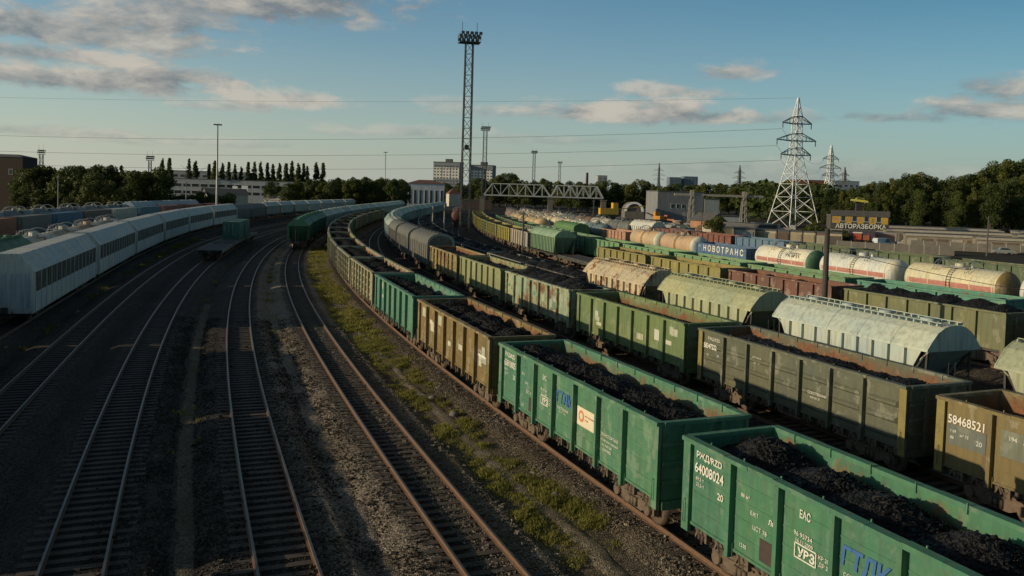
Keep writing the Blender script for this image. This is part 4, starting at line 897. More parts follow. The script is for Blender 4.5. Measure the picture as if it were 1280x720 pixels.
#%%PART3
# ================================================================ vegetation on the ground
def ll(a, b, y, t):                                   # point a fraction t of the way from track a to track b at distance y
    return (np.interp(y, TRK[a].p[:, 1], TRK[a].p[:, 0]) * (1 - t) + np.interp(y, TRK[b].p[:, 1], TRK[b].p[:, 0]) * t)
def strip(name, a, b, t0, t1, y0, y1, z, mat, jit=.03, n=6, bumpy=.04):
    ys = np.arange(y0, y1, .6); V = []
    for i, y in enumerate(ys):
        ja, jb = jit * (gnoise(y * .7, 3.0) + .6 * gnoise(y * 2.1, 9.0)), jit * (gnoise(y * .6, 17.0) + .6 * gnoise(y * 1.9, 31.0))
        for k in range(n):
            u = k / (n - 1); x = ll(a, b, y, (t0 + ja) * (1 - u) + (t1 + jb) * u)
            V.append((x, y, z - .04 * abs(2 * u - 1) ** 2 + bumpy * float(gnoise(x * 1.3, y * 1.3))))
    i = (np.arange(len(ys) - 1)[:, None] * n + np.arange(n - 1)[None]).ravel()
    o = link(name, npmesh(name, np.array(V), np.stack([i, i + 1, i + n + 1, i + n], 1), [mat], True)); tag(o, kind='structure'); return o
strip('grass_verge', 'D', 'E', .27, .74, 8, 135, -.36, VERGE, .012)
strip('footpath', 'D', 'E', .455, .545, 8, 130, -.315, PATH, .02)
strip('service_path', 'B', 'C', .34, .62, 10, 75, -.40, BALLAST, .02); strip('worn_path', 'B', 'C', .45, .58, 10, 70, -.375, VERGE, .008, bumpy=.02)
strip('gravel_bed', 'C', 'D', .34, .70, 8, 85, -.40, LITG, .02)
def grass_mesh(name, pts, h0, h1, wd, mat):
    n = len(pts); a = RNG.uniform(0, 6.283, n); h = RNG.uniform(h0, h1, n) * pts[:, 3]; ww = wd * RNG.uniform(.6, 1.4, n) * (1 + .0 * h)
    le = RNG.uniform(-.5, .5, (n, 2)) * h[:, None]
    b0 = pts[:, :3].copy(); dx = np.stack([np.cos(a), np.sin(a), np.zeros(n)], 1) * ww[:, None]
    tip = b0 + np.stack([le[:, 0], le[:, 1], h], 1)
    mid = b0 + np.stack([le[:, 0] * .35, le[:, 1] * .35, h * .6], 1)
    V = np.stack([b0 - dx, b0 + dx, mid + dx * .7, tip, ], 1).reshape(-1, 3)
    F = np.arange(n * 4).reshape(-1, 4)
    return npmesh(name, V, F, [mat])
def scatter(a, b, n, y0, y1, dens, zf, power=1.0):
    y = y0 + (y1 - y0) * RNG.random(n) ** power; t = RNG.uniform(.24, .82, n); x = ll(a, b, y, t)
    g = gnoise(x * .85, y * .85) + .7 * gnoise(x * 2.7 + 5, y * 2.7) + .5 * gnoise(x * .3, y * .22)
    keep = RNG.random(n) < dens(t, y, g)
    x, y, t, g = x[keep], y[keep], t[keep], g[keep]
    return np.stack([x, y, np.full(len(x), zf) + .0, .6 + .4 * np.clip(g, 0, 1.5)], 1)
def dn(t, y, g):
    path = np.exp(-((t - .50 - .02 * np.sin(y * .35)) / .045) ** 2)
    edge = np.clip((t - .27) / .08, 0, 1) * np.clip((.80 - t) / .12, 0, 1)
    far = np.clip((y - 40) / 30, 0, 1)
    return np.clip((.34 + .62 * g + .35 * far) * edge * (1 - path * (1 - .6 * far)), 0, 1)
g1 = scatter('D', 'E', 330000, 12, 60, dn, -.385, 1.5); g2 = scatter('D', 'E', 80000, 55, 135, dn, -.385)
tag(link('verge_grass', grass_mesh('verge_grass', g1, .07, .24, .013, GRASS)), kind='stuff')
tag(link('verge_grass', grass_mesh('verge_grass', g2, .12, .34, .035, GRASS)), kind='stuff')
def dn2(t, y, g): return np.clip((g - .35) * 1.2, 0, 1) * np.clip((t - .24) / .08, 0, 1) * np.clip((.62 - t) / .1, 0, 1)
g3 = scatter('L2', 'A', 60000, 45, 150, dn2, -.6)
tag(link('weeds', grass_mesh('weeds', g3, .12, .4, .035, GRASS)), kind='stuff')
def dn3(t, y, g): return np.clip((g - .75) * .9, 0, 1) * np.clip((t - .3) / .08, 0, 1) * np.clip((.7 - t) / .1, 0, 1)
g4 = np.concatenate([scatter('C', 'D', 40000, 48, 130, dn3, -.42), scatter('B', 'C', 30000, 30, 120, dn3, -.45)])
tag(link('weeds', grass_mesh('weeds', g4, .08, .26, .03, GRASS)), kind='stuff')
# loose stones on the ballast
def stones(n, y0, y1, f0, f1, mat):
    y = y0 + (y1 - y0) * RNG.random(n) ** 1.7; fx = f0 + (f1 - f0) * RNG.random(n); x = ll('B', 'E', y, fx)
    # height of the bed at that spot
    z = np.full(n, -.43)
    for k in ('B', 'C', 'D', 'E'):
        d = np.abs(x - np.interp(y, TRK[k].p[:, 1], TRK[k].p[:, 0])) * .92
        z = np.maximum(z, np.interp(d, [0, .6, 1.3, 1.75, 2.5, 3.1], [-.205, -.205, -.19, -.22, -.50, -.8]))
    s = RNG.uniform(.018, .042, n) * (1 + (RNG.random(n) > .985) * 1.6)
    cb = np.array([(-1, -1, -1), (1, -1, -1), (1, 1, -1), (-1, 1, -1), (-1, -1, 1), (1, -1, 1), (1, 1, 1), (-1, 1, 1)], float) * .6
    L = (cb[None] + RNG.uniform(-.42, .42, (n, 8, 3))) * s[:, None, None]; L += np.stack([x, y, z], 1)[:, None]
    q = np.array([(4, 5, 6, 7), (0, 1, 5, 4), (1, 2, 6, 5), (2, 3, 7, 6), (3, 0, 4, 7)])
    return npmesh('ballast_stones', L.reshape(-1, 3), (np.arange(n)[:, None, None] * 8 + q[None]).reshape(-1, 4), [mat])
tag(link('ballast_stones', stones(60000, 12, 62, 0, .62, BALLAST)), kind='stuff'); tag(link('ballast_stones', stones(90000, 12, 60, .60, 1.02, LITG)), kind='stuff')
for k, (x, y) in enumerate(((.62, 27.6), (.585, 37.5), (.555, 40.2))):
    b = MB(); b.rev([(0, .05), (.04, .2), (.14, .22), (.24, .16), (.28, .04)], 'z', (0, 0, 0), 9); b.v = [(a + random.uniform(-.05, .05), c + random.uniform(-.05, .05), d) for a, c, d in b.v]
    tag(link('pale_boulder', b.mesh('pale_boulder', [CONCD]), None, (float(ll('D', 'E', y, x)), y, -.44), k), ['pale boulder in the grass beside the nearest green wagons', 'small pale stone on the verge beside the ochre wagon', 'small pale stone on the verge, farther of two'][k], 'boulder')

# ================================================================ trees
def crown_mesh(seed, h, rx, nl, leaves, size, z0=.18, shape='round', mat=None):
    r = np.random.default_rng(seed)
    L = []
    for k in range(nl):
        u = r.uniform(0, 1); z = h * (z0 + (1 - z0) * (.05 + .88 * u))
        prof = math.sin(math.pi * min(.97, .14 + .80 * u)) ** .7 if shape == 'round' else (1.04 - u) ** .8 * min(1, u * 4 + .45)
        a = r.uniform(0, 6.283); rr = rx * prof * r.uniform(.25, .78)
        L.append((rr * math.cos(a), rr * math.sin(a), z, rx * r.uniform(.26, .46) * ((.6 + .5 * prof) if shape == 'round' else .35 + .9 * prof)))
    L = np.array(L); w_ = L[:, 3] ** 2; idx = r.choice(nl, leaves, p=w_ / w_.sum())
    d = r.normal(0, 1, (leaves, 3)); d /= np.linalg.norm(d, axis=1)[:, None]
    rad = L[idx, 3] * r.uniform(.55, 1.08, leaves) ** .6
    c = L[idx, :3] + d * rad[:, None] * np.array([1, 1, .82])
    c[:, 2] = np.maximum(c[:, 2], h * z0 * .7)
    nrm = d + r.normal(0, .55, (leaves, 3)); nrm /= np.linalg.norm(nrm, axis=1)[:, None]
    t1 = np.cross(nrm, r.normal(0, 1, (leaves, 3))); t1 /= np.linalg.norm(t1, axis=1)[:, None]; t2 = np.cross(nrm, t1)
    s = (size * r.uniform(.55, 1.3, leaves))[:, None]
    V = np.stack([c - t1 * s, c - t2 * s * .7, c + t1 * s, c + t2 * s * .7], 1).reshape(-1, 3)
    return npmesh('crown', V, np.arange(leaves * 4).reshape(-1, 4), [mat])
def trunk_mesh(h, r0, top, seed, limbs=5):
    rr = random.Random(seed); b = MB(); pts = [(rr.uniform(-.1, .1) * k, rr.uniform(-.1, .1) * k, h * top * k / 4) for k in range(5)]
    b.tube(pts, [r0, r0 * .8, r0 * .6, r0 * .4, r0 * .2], 7)
    for k in range(limbs):
        z = h * top * rr.uniform(.3, .8); a = rr.uniform(0, 6.28); l = h * rr.uniform(.15, .3)
        b.tube([(0, 0, z), (l * .5 * math.cos(a), l * .5 * math.sin(a), z + l * .5), (l * math.cos(a), l * math.sin(a), z + l * .8)], [r0 * .4, r0 * .25, r0 * .1], 5)
    return b.mesh('trunk', [BARK])
PROTO = {'B': [], 'L': [], 'U': [], 'P': [], 'C': [], 'R': []}
for s in range(4): PROTO['B'].append((12, crown_mesh(s, 12, (4.2, 3.4, 4.6, 3.8)[s], 26, 5200, .25, .14, 'round', (LEAFD, LEAFM, LEAFD, LEAFD)[s]), trunk_mesh(12, .28, .7, s)))
for s in range(3): PROTO['L'].append((9, crown_mesh(20 + s, 9, 3.2, 20, 4200, .20, .12, 'round', LEAFL), trunk_mesh(9, .2, .7, s)))
for s in range(3): PROTO['U'].append((5, crown_mesh(30 + s, 5, 3.0, 16, 3000, .18, .03, 'round', LEAFL), trunk_mesh(5, .12, .6, s)))
for s in range(3): PROTO['P'].append((19, crown_mesh(40 + s, 19, 2.5, 120, 6500, .27, .06, 'cone', LEAFD), trunk_mesh(19, .25, .8, s, 3)))
PROTO['C'].append((16, crown_mesh(50, 16, 2.6, 26, 3000, .26, .12, 'cone', LEAFD), trunk_mesh(16, .22, .8, 3)))
for s in range(5): PROTO['R'].append((20, crown_mesh(60 + s, 20, (5.2, 4.4, 5.6, 4.0, 5.0)[s], 46, 11000, .25, .10, 'round', (LEAFD, LEAFM, LEAFD, LEAFM, LEAFD)[s]), trunk_mesh(20, .38, .75, s, 7)))
TREES = [('B',-155.2,263.8,13.9), ('B',-146.6,254.3,14.1), ('B',-149,262.1,14.2), ('B',-144.1,256.4,13.7), ('B',-144.6,262.2,13.6), ('B',-140.3,259.9,14.1), ('B',-129.5,243,14), ('B',-131.2,251.2,14.1), ('B',-131.2,255.3,13.8), ('B',-132.3,261.4,14.9), ('B',-130,260.2,14.8), ('B',-126.5,259.4,14.7), ('B',-126.4,261.8,13.8), ('B',-123.4,260.1,13.2), ('B',-117.7,254.1,13.2), ('B',-111.6,245.7,13.1), ('B',-113.7,255.5,14.1), ('B',-110.3,250.6,13.6), ('B',-110.1,257.6,14.5), ('B',-104.6,248.1,13.8), ('L',-122.6,206.9,7.7), ('L',-123.2,215.9,7.3), ('L',-119.1,216,6), ('L',-114.6,213.1,5.5), ('L',-112.5,218.7,12.1), ('L',-104.6,207.3,11.8), ('L',-107.8,217.6,10.3), ('L',-99.6,206.7,10), ('L',-122.6,219.4,5), ('L',-112.6,214,5.6), ('L',-101.3,213.7,6.3), ('U',-119.5,267.8,5.2), ('U',-112.3,253.7,6), ('U',-116.6,269.2,6), ('U',-111.3,261.9,6.1), ('U',-109.7,266.2,5.3), ('U',-108.3,266.1,5.9), ('U',-103.6,259.4,5.9), ('U',-102.8,265.4,5.9), ('U',-97.1,256,6.3), ('U',-97,261.6,6.8), ('U',-94,259.9,6.1), ('U',-91.2,256.1,6.5), ('U',-89.1,259.6,6.7), ('C',-123.7,262,16.2), ('P',-195.2,461.6,24.2), ('P',-187.9,453.3,24.1), ('P',-176.9,452.6,24), ('P',-173.3,452.6,23.2), ('P',-166.7,454.7,21.4), ('P',-161.5,448.5,23.1), ('P',-159.8,455.7,22.5), ('P',-158.4,461.7,23.1), ('P',-153,456,21.8), ('P',-150.6,458.9,20.7), ('P',-147.7,462.2,23.4), ('P',-143.7,460.5,23.5), ('P',-139.8,458.9,24), ('P',-136.4,460,23.3), ('P',-133.3,460.1,22.5), ('P',-127.2,451.1,23.3), ('P',-124.6,454.7,23.1), ('P',-120.9,452.5,24.4), ('P',-117.1,451.2,23.6), ('P',-115.4,456.1,23.4), ('P',-112.3,452.1,21.7), ('P',-108.7,456.9,24.5), ('P',-104.7,456.3,24.1), ('B',-123.5,332.2,8.8), ('B',-127.7,349.1,7.4), ('B',-100.4,346.5,11.6), ('B',-103.2,362.3,9.6), ('B',-89.3,331.4,11.8), ('B',-87.5,335.4,12.5), ('B',-89.2,352.6,11.3), ('B',-84.8,347.2,12.7), ('B',-84.5,360.3,13.6), ('B',-78,343.6,12.6), ('B',-73.5,336.9,12.9), ('B',-78.3,373.6,14), ('B',-68.2,339.2,13.5), ('B',-64.6,334.4,14.5), ('B',-63.3,341,13.3), ('B',-60.8,344,14.4), ('B',-57.2,338.3,14.1), ('B',-57.1,353.8,15), ('B',-57.1,373.8,14.3), ('B',-48.6,333.3,13.6), ('B',-48.4,347.8,15.2), ('B',-47.7,360.4,14.4), ('B',-44.4,539.2,14.5), ('B',-41.7,545,13.1), ('B',-32.1,502.2,15.5), ('B',-27.9,521.9,14.8), ('B',-23.1,539.1,18.2), ('B',-17,497.7,16.8), ('B',-12.3,524.4,19.3), ('B',-8,503.7,20.1), ('B',-4.3,533.4,21.8), ('B',-0.2,541.9,21.6), ('B',3.3,521.9,18.8), ('B',7.5,495.4,17.1), ('B',12.8,498.2,16.8), ('B',19.2,515.8,18.7), ('B',26.2,537.4,18.7), ('B',25.2,446.3,17), ('B',33,485.2,17.2), ('B',36.7,461.5,16.6), ('B',40.5,448.9,17), ('B',49.7,488.4,17.8), ('B',50.9,452.7,17.8), ('B',56.4,458.5,16.7), ('B',66,493.9,17.8), ('B',67.2,469.6,18.1), ('B',75.7,495.6,19.6), ('B',77.1,471.5,17.9), ('B',76.5,439.4,16.7), ('B',86.3,464.9,16.8), ('B',99.3,503.5,18), ('B',99.3,475.8,16.8), ('B',111.8,511.8,18.9), ('B',97.3,425.1,18), ('B',109.1,455.6,17.4), ('B',123.6,494.2,18.6), ('B',126.9,486.8,19.6), ('B',128.6,475.5,19.1), ('B',136.7,484.7,20.3), ('B',147.4,503.9,19.4), ('B',147.5,486.5,22.1), ('B',147.9,474.3,20.1), ('B',152.9,475.6,18.9), ('B',160.5,485,19.7), ('B',160.4,454.2,18.9), ('B',176.1,485.2,21.1), ('B',179.8,480.4,20.2), ('R',112.8,326.4,14), ('R',116.2,318.5,14.7), ('R',117.2,306.7,15.6), ('R',126.6,320,15), ('R',134.3,328.3,16.5), ('R',136.3,322.6,16.9), ('R',139.5,322.7,18.5), ('R',140.6,316.2,19.1), ('R',143.5,315.3,20.4), ('R',150.9,324.7,20.5), ('R',146.4,308,21.5), ('R',159.7,328.5,23), ('R',163.3,328.8,22.5), ('R',167.9,331,21.7), ('R',160.6,309.5,20.2), ('R',163.9,309,20.9), ('R',178.1,329.2,22), ('R',174.5,316.4,23.5), ('R',176.2,313,24), ('R',180.9,315.9,25.8), ('R',188.2,323.1,27.7), ('R',183.9,310.2,28.3), ('R',192.3,318.7,29.2), ('R',198.4,323.2,30.2), ('R',203.5,324.7,31.1), ('R',195.8,306.3,29.4), ('R',119.1,295.4,11.9), ('R',124,290.1,13.8), ('R',130.4,290.1,15.1), ('R',136.8,291.9,16.4), ('R',141,287.9,15.4), ('R',151.5,296.4,15.2), ('R',153.3,287,15.8), ('R',161.9,291.6,17.2), ('R',165.1,286.4,18.9), ('R',174.9,292.6,20.4), ('R',183.6,296.6,22.7), ('U',49,199.2,5.6), ('U',75.5,207,4.9), ('U',78.5,211.3,4), ('U',71.5,200.2,3.9), ('U',81.7,203.6,3.2), ('U',85,208.4,2.5), ('U',82.6,208.8,2.2)]
TINFO = {'B': ('broadleaf_tree', 'dark green broadleaf tree in the tree line on the horizon', 'tree', 'dark trees along the horizon'), 'L': ('young_tree', 'sunlit yellow green young tree before the dark left wood', 'tree', 'sunlit trees left'),
         'U': ('shrub', 'low rounded green shrub at the yard edge', 'shrub', 'shrubs at the yard edge'), 'P': ('poplar_tree', 'narrow dark poplar in the row above the long factory', 'tree', 'row of poplars'), 'C': ('conifer_tree', 'single pointed conifer rising above the left wood', 'tree', None), 'R': ('broadleaf_tree', 'tall dense dark tree in the right hand belt', 'tree', 'tall trees at the right')}
tr_rng = random.Random(77)
for k, (kd, x, y, h) in enumerate(TREES):
    nm, lb, ct, gp = TINFO[kd]; ph, cm, tm = PROTO[kd][k % len(PROTO[kd])]
    r_ = link(nm, None, None, (x, y, GZ), tr_rng.uniform(0, 6.28)); tag(r_, lb, ct, gp)
    f = h / ph; fx = f * (tr_rng.uniform(.9, 1.15) if kd != 'R' else min(1.0, tr_rng.uniform(.85, 1.1) / max(f, .8)) * f); r_.scale = (fx, fx, f)
    link('crown', cm, r_); link('trunk', tm, r_)
# far woods closing the horizon
def far_wood(n, x0, x1, y0, y1, h0, h1, size, seed):
    r = np.random.default_rng(seed); x = r.uniform(x0, x1, n); y = r.uniform(y0, y1, n)
    hh = h0 + (h1 - h0) * (.5 + .25 * gnoise(x * .035, y * .02) + .25 * gnoise(x * .11, y * .05)); z = GZ + hh * r.random(n) ** .55
    c = np.stack([x, y, z], 1); nrm = r.normal(0, 1, (n, 3)); nrm[:, 1] -= .6; nrm /= np.linalg.norm(nrm, axis=1)[:, None]
    t1 = np.cross(nrm, r.normal(0, 1, (n, 3))); t1 /= np.linalg.norm(t1, axis=1)[:, None]; t2 = np.cross(nrm, t1); s = (size * r.uniform(.5, 1.3, n))[:, None]
    V = np.stack([c - t1 * s, c - t2 * s, c + t1 * s, c + t2 * s], 1).reshape(-1, 3)
    return npmesh('far_wood', V, np.arange(n * 4).reshape(-1, 4), [LEAFD])
for a in ((26000, -420, 460, 640, 700, 7, 13, 1.3, 1), (16000, -900, 1000, 1100, 1200, 9, 19, 2.6, 2), (16000, 110, 420, 360, 420, 12, 22, 1.0, 3), (9000, -300, -150, 280, 330, 7, 13, .9, 4)):
    tag(link('far_wood', far_wood(*a)), kind='stuff')
# ================================================================ buildings
def wallbox(w_, d, h, m=0): return MB().box(-w_ / 2, w_ / 2, -d / 2, d / 2, 0, h, m)
def bpart(name, mb, mats): return P(name, mb.mesh(name, mats))
def window(x, z, w_, h, y, n=1):
    q = MB(); q.box(x - w_ / 2 - .08, x + w_ / 2 + .08, y - .07, y + .05, z - .08, z + h + .08)
    g = MB(); g.box(x - w_ / 2, x + w_ / 2, y - .078, y - .071, z, z + h)
    return P('window', q.mesh('window', [WHITEM]), [P('pane', g.mesh('pane', [GLASS]))])
def block(name, label, cat, loc, rz, w_, d, h, col, roofmat=ROOFG, wins=(), roof='flat', rh=2.0, over=.35, extra=(), group=None, wallmat=WALL):
    ps = [bpart('wall', wallbox(w_, d, h), [wallmat])]
    r_ = MB()
    if roof == 'flat':
        r_.box(-w_ / 2 - over * .3, w_ / 2 + over * .3, -d / 2 - over * .3, d / 2 + over * .3, h + .003, h + .35)
    elif roof == 'gable':
        n = len(r_.v); a, b_ = w_ / 2 + over, d / 2 + over
        r_.prism([(-b_, h), (b_, h), (0, h + rh)], -a, a)
    elif roof == 'gablex':
        a, b_ = w_ / 2 + over, d / 2 + over
        r_.v = [(-a, -b_, h), (a, -b_, h), (0, -b_, h + rh), (-a, b_, h), (a, b_, h), (0, b_, h + rh)]
        for f in ((0, 1, 2), (5, 4, 3), (0, 3, 4, 1), (1, 4, 5, 2), (2, 5, 3, 0)): r_.quad(f)
    elif roof == 'hip':
        a, b_ = w_ / 2 + over, d / 2 + over; k = min(a, b_) * .8
        r_.v = [(-a, -b_, h), (a, -b_, h), (a, b_, h), (-a, b_, h), (-a + k, 0, h + rh), (a - k, 0, h + rh)]
        for f in ((3, 2, 1, 0), (0, 1, 5, 4), (1, 2, 5), (2, 3, 4, 5), (3, 0, 4)): r_.quad(f)
    ps.append(bpart('roof', r_, [roofmat]))
    for wq in wins: ps.append(window(*wq))
    return spawn(name, label, cat, group, (*loc, GZ), rz, ps + list(extra), col)
rowsw = lambda n, w_, z, ww, wh, y: [(-w_ / 2 + w_ * (i + .5) / n, z, ww, wh, y) for i in range(n)]
block('brick_building', 'tall dark brick block at the left edge above the trees', 'building', (-176, 276), .03, 30, 9, 16.6, (.10, .06, .045, .3), wins=rowsw(4, 30, 11, 1.2, 1.6, -4.5), wallmat=BRICK, roof='hip', rh=1.0, over=.2)
block('shed', 'small beige shed left of the wood', 'shed', (-138, 236), 0, 4.5, 4, 3.6, (.42, .38, .26, .2), roof='gable', rh=.8)
block('factory', 'long white factory with ribbon windows below the poplars', 'factory', (-144, 436), .03, 80, 16, 11.4, (.30, .32, .33, .2), wins=rowsw(18, 80, 4.0, 3.6, 1.6, -8) + rowsw(18, 80, 7.6, 3.6, 1.6, -8))
block('factory', 'higher factory block behind the poplar row', 'factory', (-178, 480), .03, 50, 16, 16.0, (.26, .28, .31, .2), wins=rowsw(12, 50, 12.6, 2.6, 1.6, -8))
block('gable_shed', 'pale gabled workshop in front of the long factory', 'shed', (-104, 300), .5, 14, 10, 6.0, (.50, .46, .36, .2), roof='gable', rh=2.2)
block('gable_house', 'small house with bright white gabled roof near the factory', 'house', (-98, 345), -.2, 8, 7, 3.6, (.55, .54, .5, .2), roof='gable', rh=2.4, roofmat=CONC)
for k, (x, y, z, w_) in enumerate(((-110, 340, 9.0, 2.6), (-118, 352, 8.6, 2.2))):
    b = MB(); b.box(-w_ / 2, w_ / 2, -.1, .1, z + GZ - 2.4, z + GZ + .3); c = MB(); c.box(-.12, .12, .11, .35, GZ, z + GZ - .2)
    spawn('sign_board', ['white blank board on a post before the factory', 'smaller white blank board left of the other board'][k], 'sign', None, (x, y, 0), 0, [P('panel', b.mesh('panel', [WHITEM])), P('post', c.mesh('post', [GALVD]))])
block('station_hall', 'white two storey hall with tall windows and red brown roof', 'building', (-42, 398), .12, 17.5, 14, 12.6, (.56, .57, .58, .15), wins=rowsw(7, 17.5, 3.0, 1.0, 6.5, -7), roof='hip', rh=1.8, roofmat=ROOFT)
b = MB()
for x in (-2.4, 2.4): b.box(x - .3, x + .3, -.3, .3, 0, 4.2)
c = MB(); c.box(-3.0, 3.0, -.5, .5, 4.203, 5.1)
spawn('portal_frame', 'low white portal frame left of the white hall', 'portal', None, (-55.5, 380, GZ + 3), 0, [bpart('legs', b, [WHITEM]), bpart('beam', c, [WHITEM])])
def apartments(loc, w_, d, h, label, rz):
    ps = [bpart('wall', wallbox(w_, d, h), [WALL])]
    b = MB(); b.box(-w_ / 2 - .2, w_ / 2 + .2, -d / 2 - .2, d / 2 + .2, h + .01, h + .8); b.box(-3, 4, -3, 3, h + .81, h + 4.2); ps.append(bpart('roof', b, [ROOFG]))
    for s in range(3):
        b = MB(); b.box(-w_ / 2 + .5 + s * w_ / 3, -w_ / 2 + w_ / 3 - .5 + s * w_ / 3, -d / 2 - .25, -d / 2 - .01, h * .55, h * .86); ps.append(P('facade_panel', b.mesh('facade_panel', [WALL]), color=(.62, .60, .55, .2)))
    for f in range(int(h // 3.2) - 1):
        for i in range(int(w_ // 3.4)): ps.append(window(-w_ / 2 + 1.9 + i * 3.4, 2 + f * 3.2, 1.7, 1.5, -d / 2 - .26))
    spawn('apartment_block', label, 'building', 'apartment blocks far behind the tower', (*loc, GZ), rz, ps, (.19, .205, .235, .2))
apartments((-71, 905), 29, 20, 38.5, 'grey and white apartment block left of the tall tower', -.15); apartments((-33, 910), 24, 20, 36.5, 'grey and white apartment block right of the tall tower', -.15)
block('house', 'small house with red roof below the apartment blocks', 'house', (-35.5, 500), .3, 8, 8, 7.5, (.55, .48, .4, .2), roof='hip', rh=3.5, roofmat=ROOFT)
block('low_building', 'low red brown building left of the truss bridge', 'building', (-20, 455), .1, 16, 10, 4.5, (.12, .08, .06, .2))
block('warehouse', 'long grey panelled warehouse beyond the scrap yard', 'warehouse', (59.5, 306), .10, 17, 16, 11.8, (.19, .195, .2, .15), wins=rowsw(4, 8, 6.0, 1.1, 1.5, -8), extra=[P('gate', MB().box(1.0, 5.5, -8.12, -8.01, 0, 4.6).mesh('gate', [CONC]))])
block('warehouse_annex', 'lower pale annex at the right of the grey warehouse', 'warehouse', (71.2, 305), .10, 5.5, 12, 9.5, (.36, .36, .34, .15))
block('brick_house', 'small brick house with an orange gable end', 'house', (57.2, 242), .5, 6.5, 8, 3.4, (.34, .17, .09, .2), roof='gablex', rh=2.4, roofmat=ROOFG)
block('white_shed', 'white flat roofed shed before the tree line', 'shed', (68.5, 270), .1, 11, 6, 4.2, (.58, .57, .52, .15))
block('beige_shed', 'long beige shed beside the scrap yard', 'shed', (53.3, 208), .15, 9.5, 6, 3.1, (.40, .36, .27, .2), roofmat=CONC)
block('dark_shed', 'long dark felt roofed shed', 'shed', (63.5, 222), .45, 6, 14, 3.4, (.07, .07, .07, .2))
block('garage', 'grey sheet metal garage left of the white pylon', 'garage', (56.5, 202), -.2, 4.8, 6, 2.9, (.27, .26, .235, .2), extra=[P('door', MB().box(-1.9, 1.9, -3.12, -3.02, .1, 2.4).mesh('door', [GALV]))])
gc = [(.40, .33, .21), (.44, .40, .30), (.12, .10, .08), (.36, .29, .18), (.42, .37, .26), (.15, .10, .07), (.40, .34, .22)]
for k in range(7):
    block('garage', ['sand coloured', 'cream', 'dark brown', 'ochre', 'beige', 'rust brown', 'sandy beige'][k] + ' lock up garage in the row below the pylon', 'garage', (60.6 + k * 2.75, 203 - k * 1.0), -.42, 2.85, 6, 2.7, (*gc[k], .25), group='garages below the pylon', extra=[P('door', MB().box(-1.2, 1.2, -3.1, -3.02, .05, 2.2).mesh('door', [WALL]), color=tuple(c * .8 for c in gc[(k + 3) % 7]) + (.2,))], over=.05)
# car breaker's yard building with its sign
aw = []
for i, x in enumerate((-4.35, -1.35, 1.75, 4.9)): aw.append((x, 4.9, 1.15, 1.75, -4.0))
yel = []
for i, (xa, xb) in enumerate(((-7.2, -5.1), (-3.6, -2.1), (-.6, 1.0), (2.5, 4.2), (5.6, 7.3))):
    b = MB(); b.box(xa, xb, -4.09, -4.01, 4.3, 6.2); yel.append(P('yellow_panel', b.mesh('yellow_panel', [WALL]), color=(.48, .30, .05, .2)))
let = [P('lettering', text_mesh('АВТОРАЗБОРКА', 1.2, .2, -4.6, 2.95, LETTER, align='CENTER', bold=.035, wide=.98), label='large pale capital letters')]
for s, x in (('70', -6.15), ('19', -2.85), ('91', .2), ('8', 3.35), ('■', 6.4)):
    if s != '■': let.append(P('numerals', text_mesh(s, 1.0, x, -4.094, 4.75, REDST if s != '8' else YELLOW, align='CENTER', bold=.02)))
AV = block('breakers_building', 'flat roofed yellow and black building with large sign letters and numerals', 'building', (97.3, 234), -.22, 15.2, 8, 6.25, (.07, .065, .06, .2), wins=aw, over=.4,
      extra=yel + let + [P('fascia', MB().box(-7.7, 7.7, -4.3, -4.12, 6.3, 7.9).mesh('fascia', [ROOFG])), P('canopy', MB().box(-7.6, 7.6, -5.0, -4.02, 2.3, 2.55).mesh('canopy', [CONC]))])
rd = [P('door', MB().box(-1.9, -.1, -3.14, -3.02, .1, 2.7).mesh('door', [WALL]), color=(.50, .10, .04, .2)), P('door', MB().box(.3, 1.7, -3.14, -3.02, .1, 2.3).mesh('door', [WALL]), color=(.42, .14, .06, .2)), P('frame', MB().box(-2.1, .05, -3.10, -3.01, 2.72, 3.0).mesh('frame', [WHITEM]))]
block('red_door_garage', 'dark garage with two orange red doors under the sign', 'garage', (86.0, 205), -.2, 6.0, 6, 3.1, (.09, .06, .09, .2), extra=rd)
block('small_kiosk', 'pale green and red painted kiosk beside the red doors', 'kiosk', (92.0, 206), -.2, 5.0, 5, 2.6, (.33, .20, .15, .2), roofmat=CONC)
block('white_hut', 'low whitewashed hut left of the sign building', 'hut', (79.0, 207), -.2, 5.5, 5, 2.4, (.56, .52, .44, .2), over=.5, roofmat=CONC)
for k, (x, y, w_, d, h, rz, c) in enumerate(((103, 199, 16, 6, 2.9, -.35, (.22, .19, .14)), (116, 190, 18, 6, 2.8, -.35, (.22, .19, .14)), (132, 181, 18, 6, 2.8, -.36, (.22, .19, .14)), (116, 222, 30, 8, 3.0, -.3, (.20, .18, .15)), (145, 208, 34, 9, 3.0, -.3, (.15, .14, .115)), (124, 246, 34, 9, 3.2, -.25, (.14, .13, .12)), (160, 232, 34, 9, 3.2, -.25, (.2, .19, .16)))):
    ex = []
    b = MB(); n = int(w_ // 3)
    for i in range(n):
        q = MB(); xx = -w_ / 2 + (i + .5) * w_ / n; q.box(xx - 1.15, xx + 1.15, -d / 2 - .1, -d / 2 - .015, .05, 2.1); ex.append(P('door', q.mesh('door', [DUSTY if i % 3 else CONC])))
    f_ = MB(); f_.box(-w_ / 2, w_ / 2, -d / 2 - .3, -d / 2 - .12, h - .25, h + .30); ex.append(P('fascia', f_.mesh('fascia', [CONC])))
    block('garage_row', ['nearest', 'second', 'third', 'long dark', 'long pale fronted', 'rear dark', 'rear right'][k] + ' low row of lock ups with black felt roof at the right', 'garage', (x, y), rz, w_, d, h, (*c, .25), extra=ex, group='garage rows at the right')
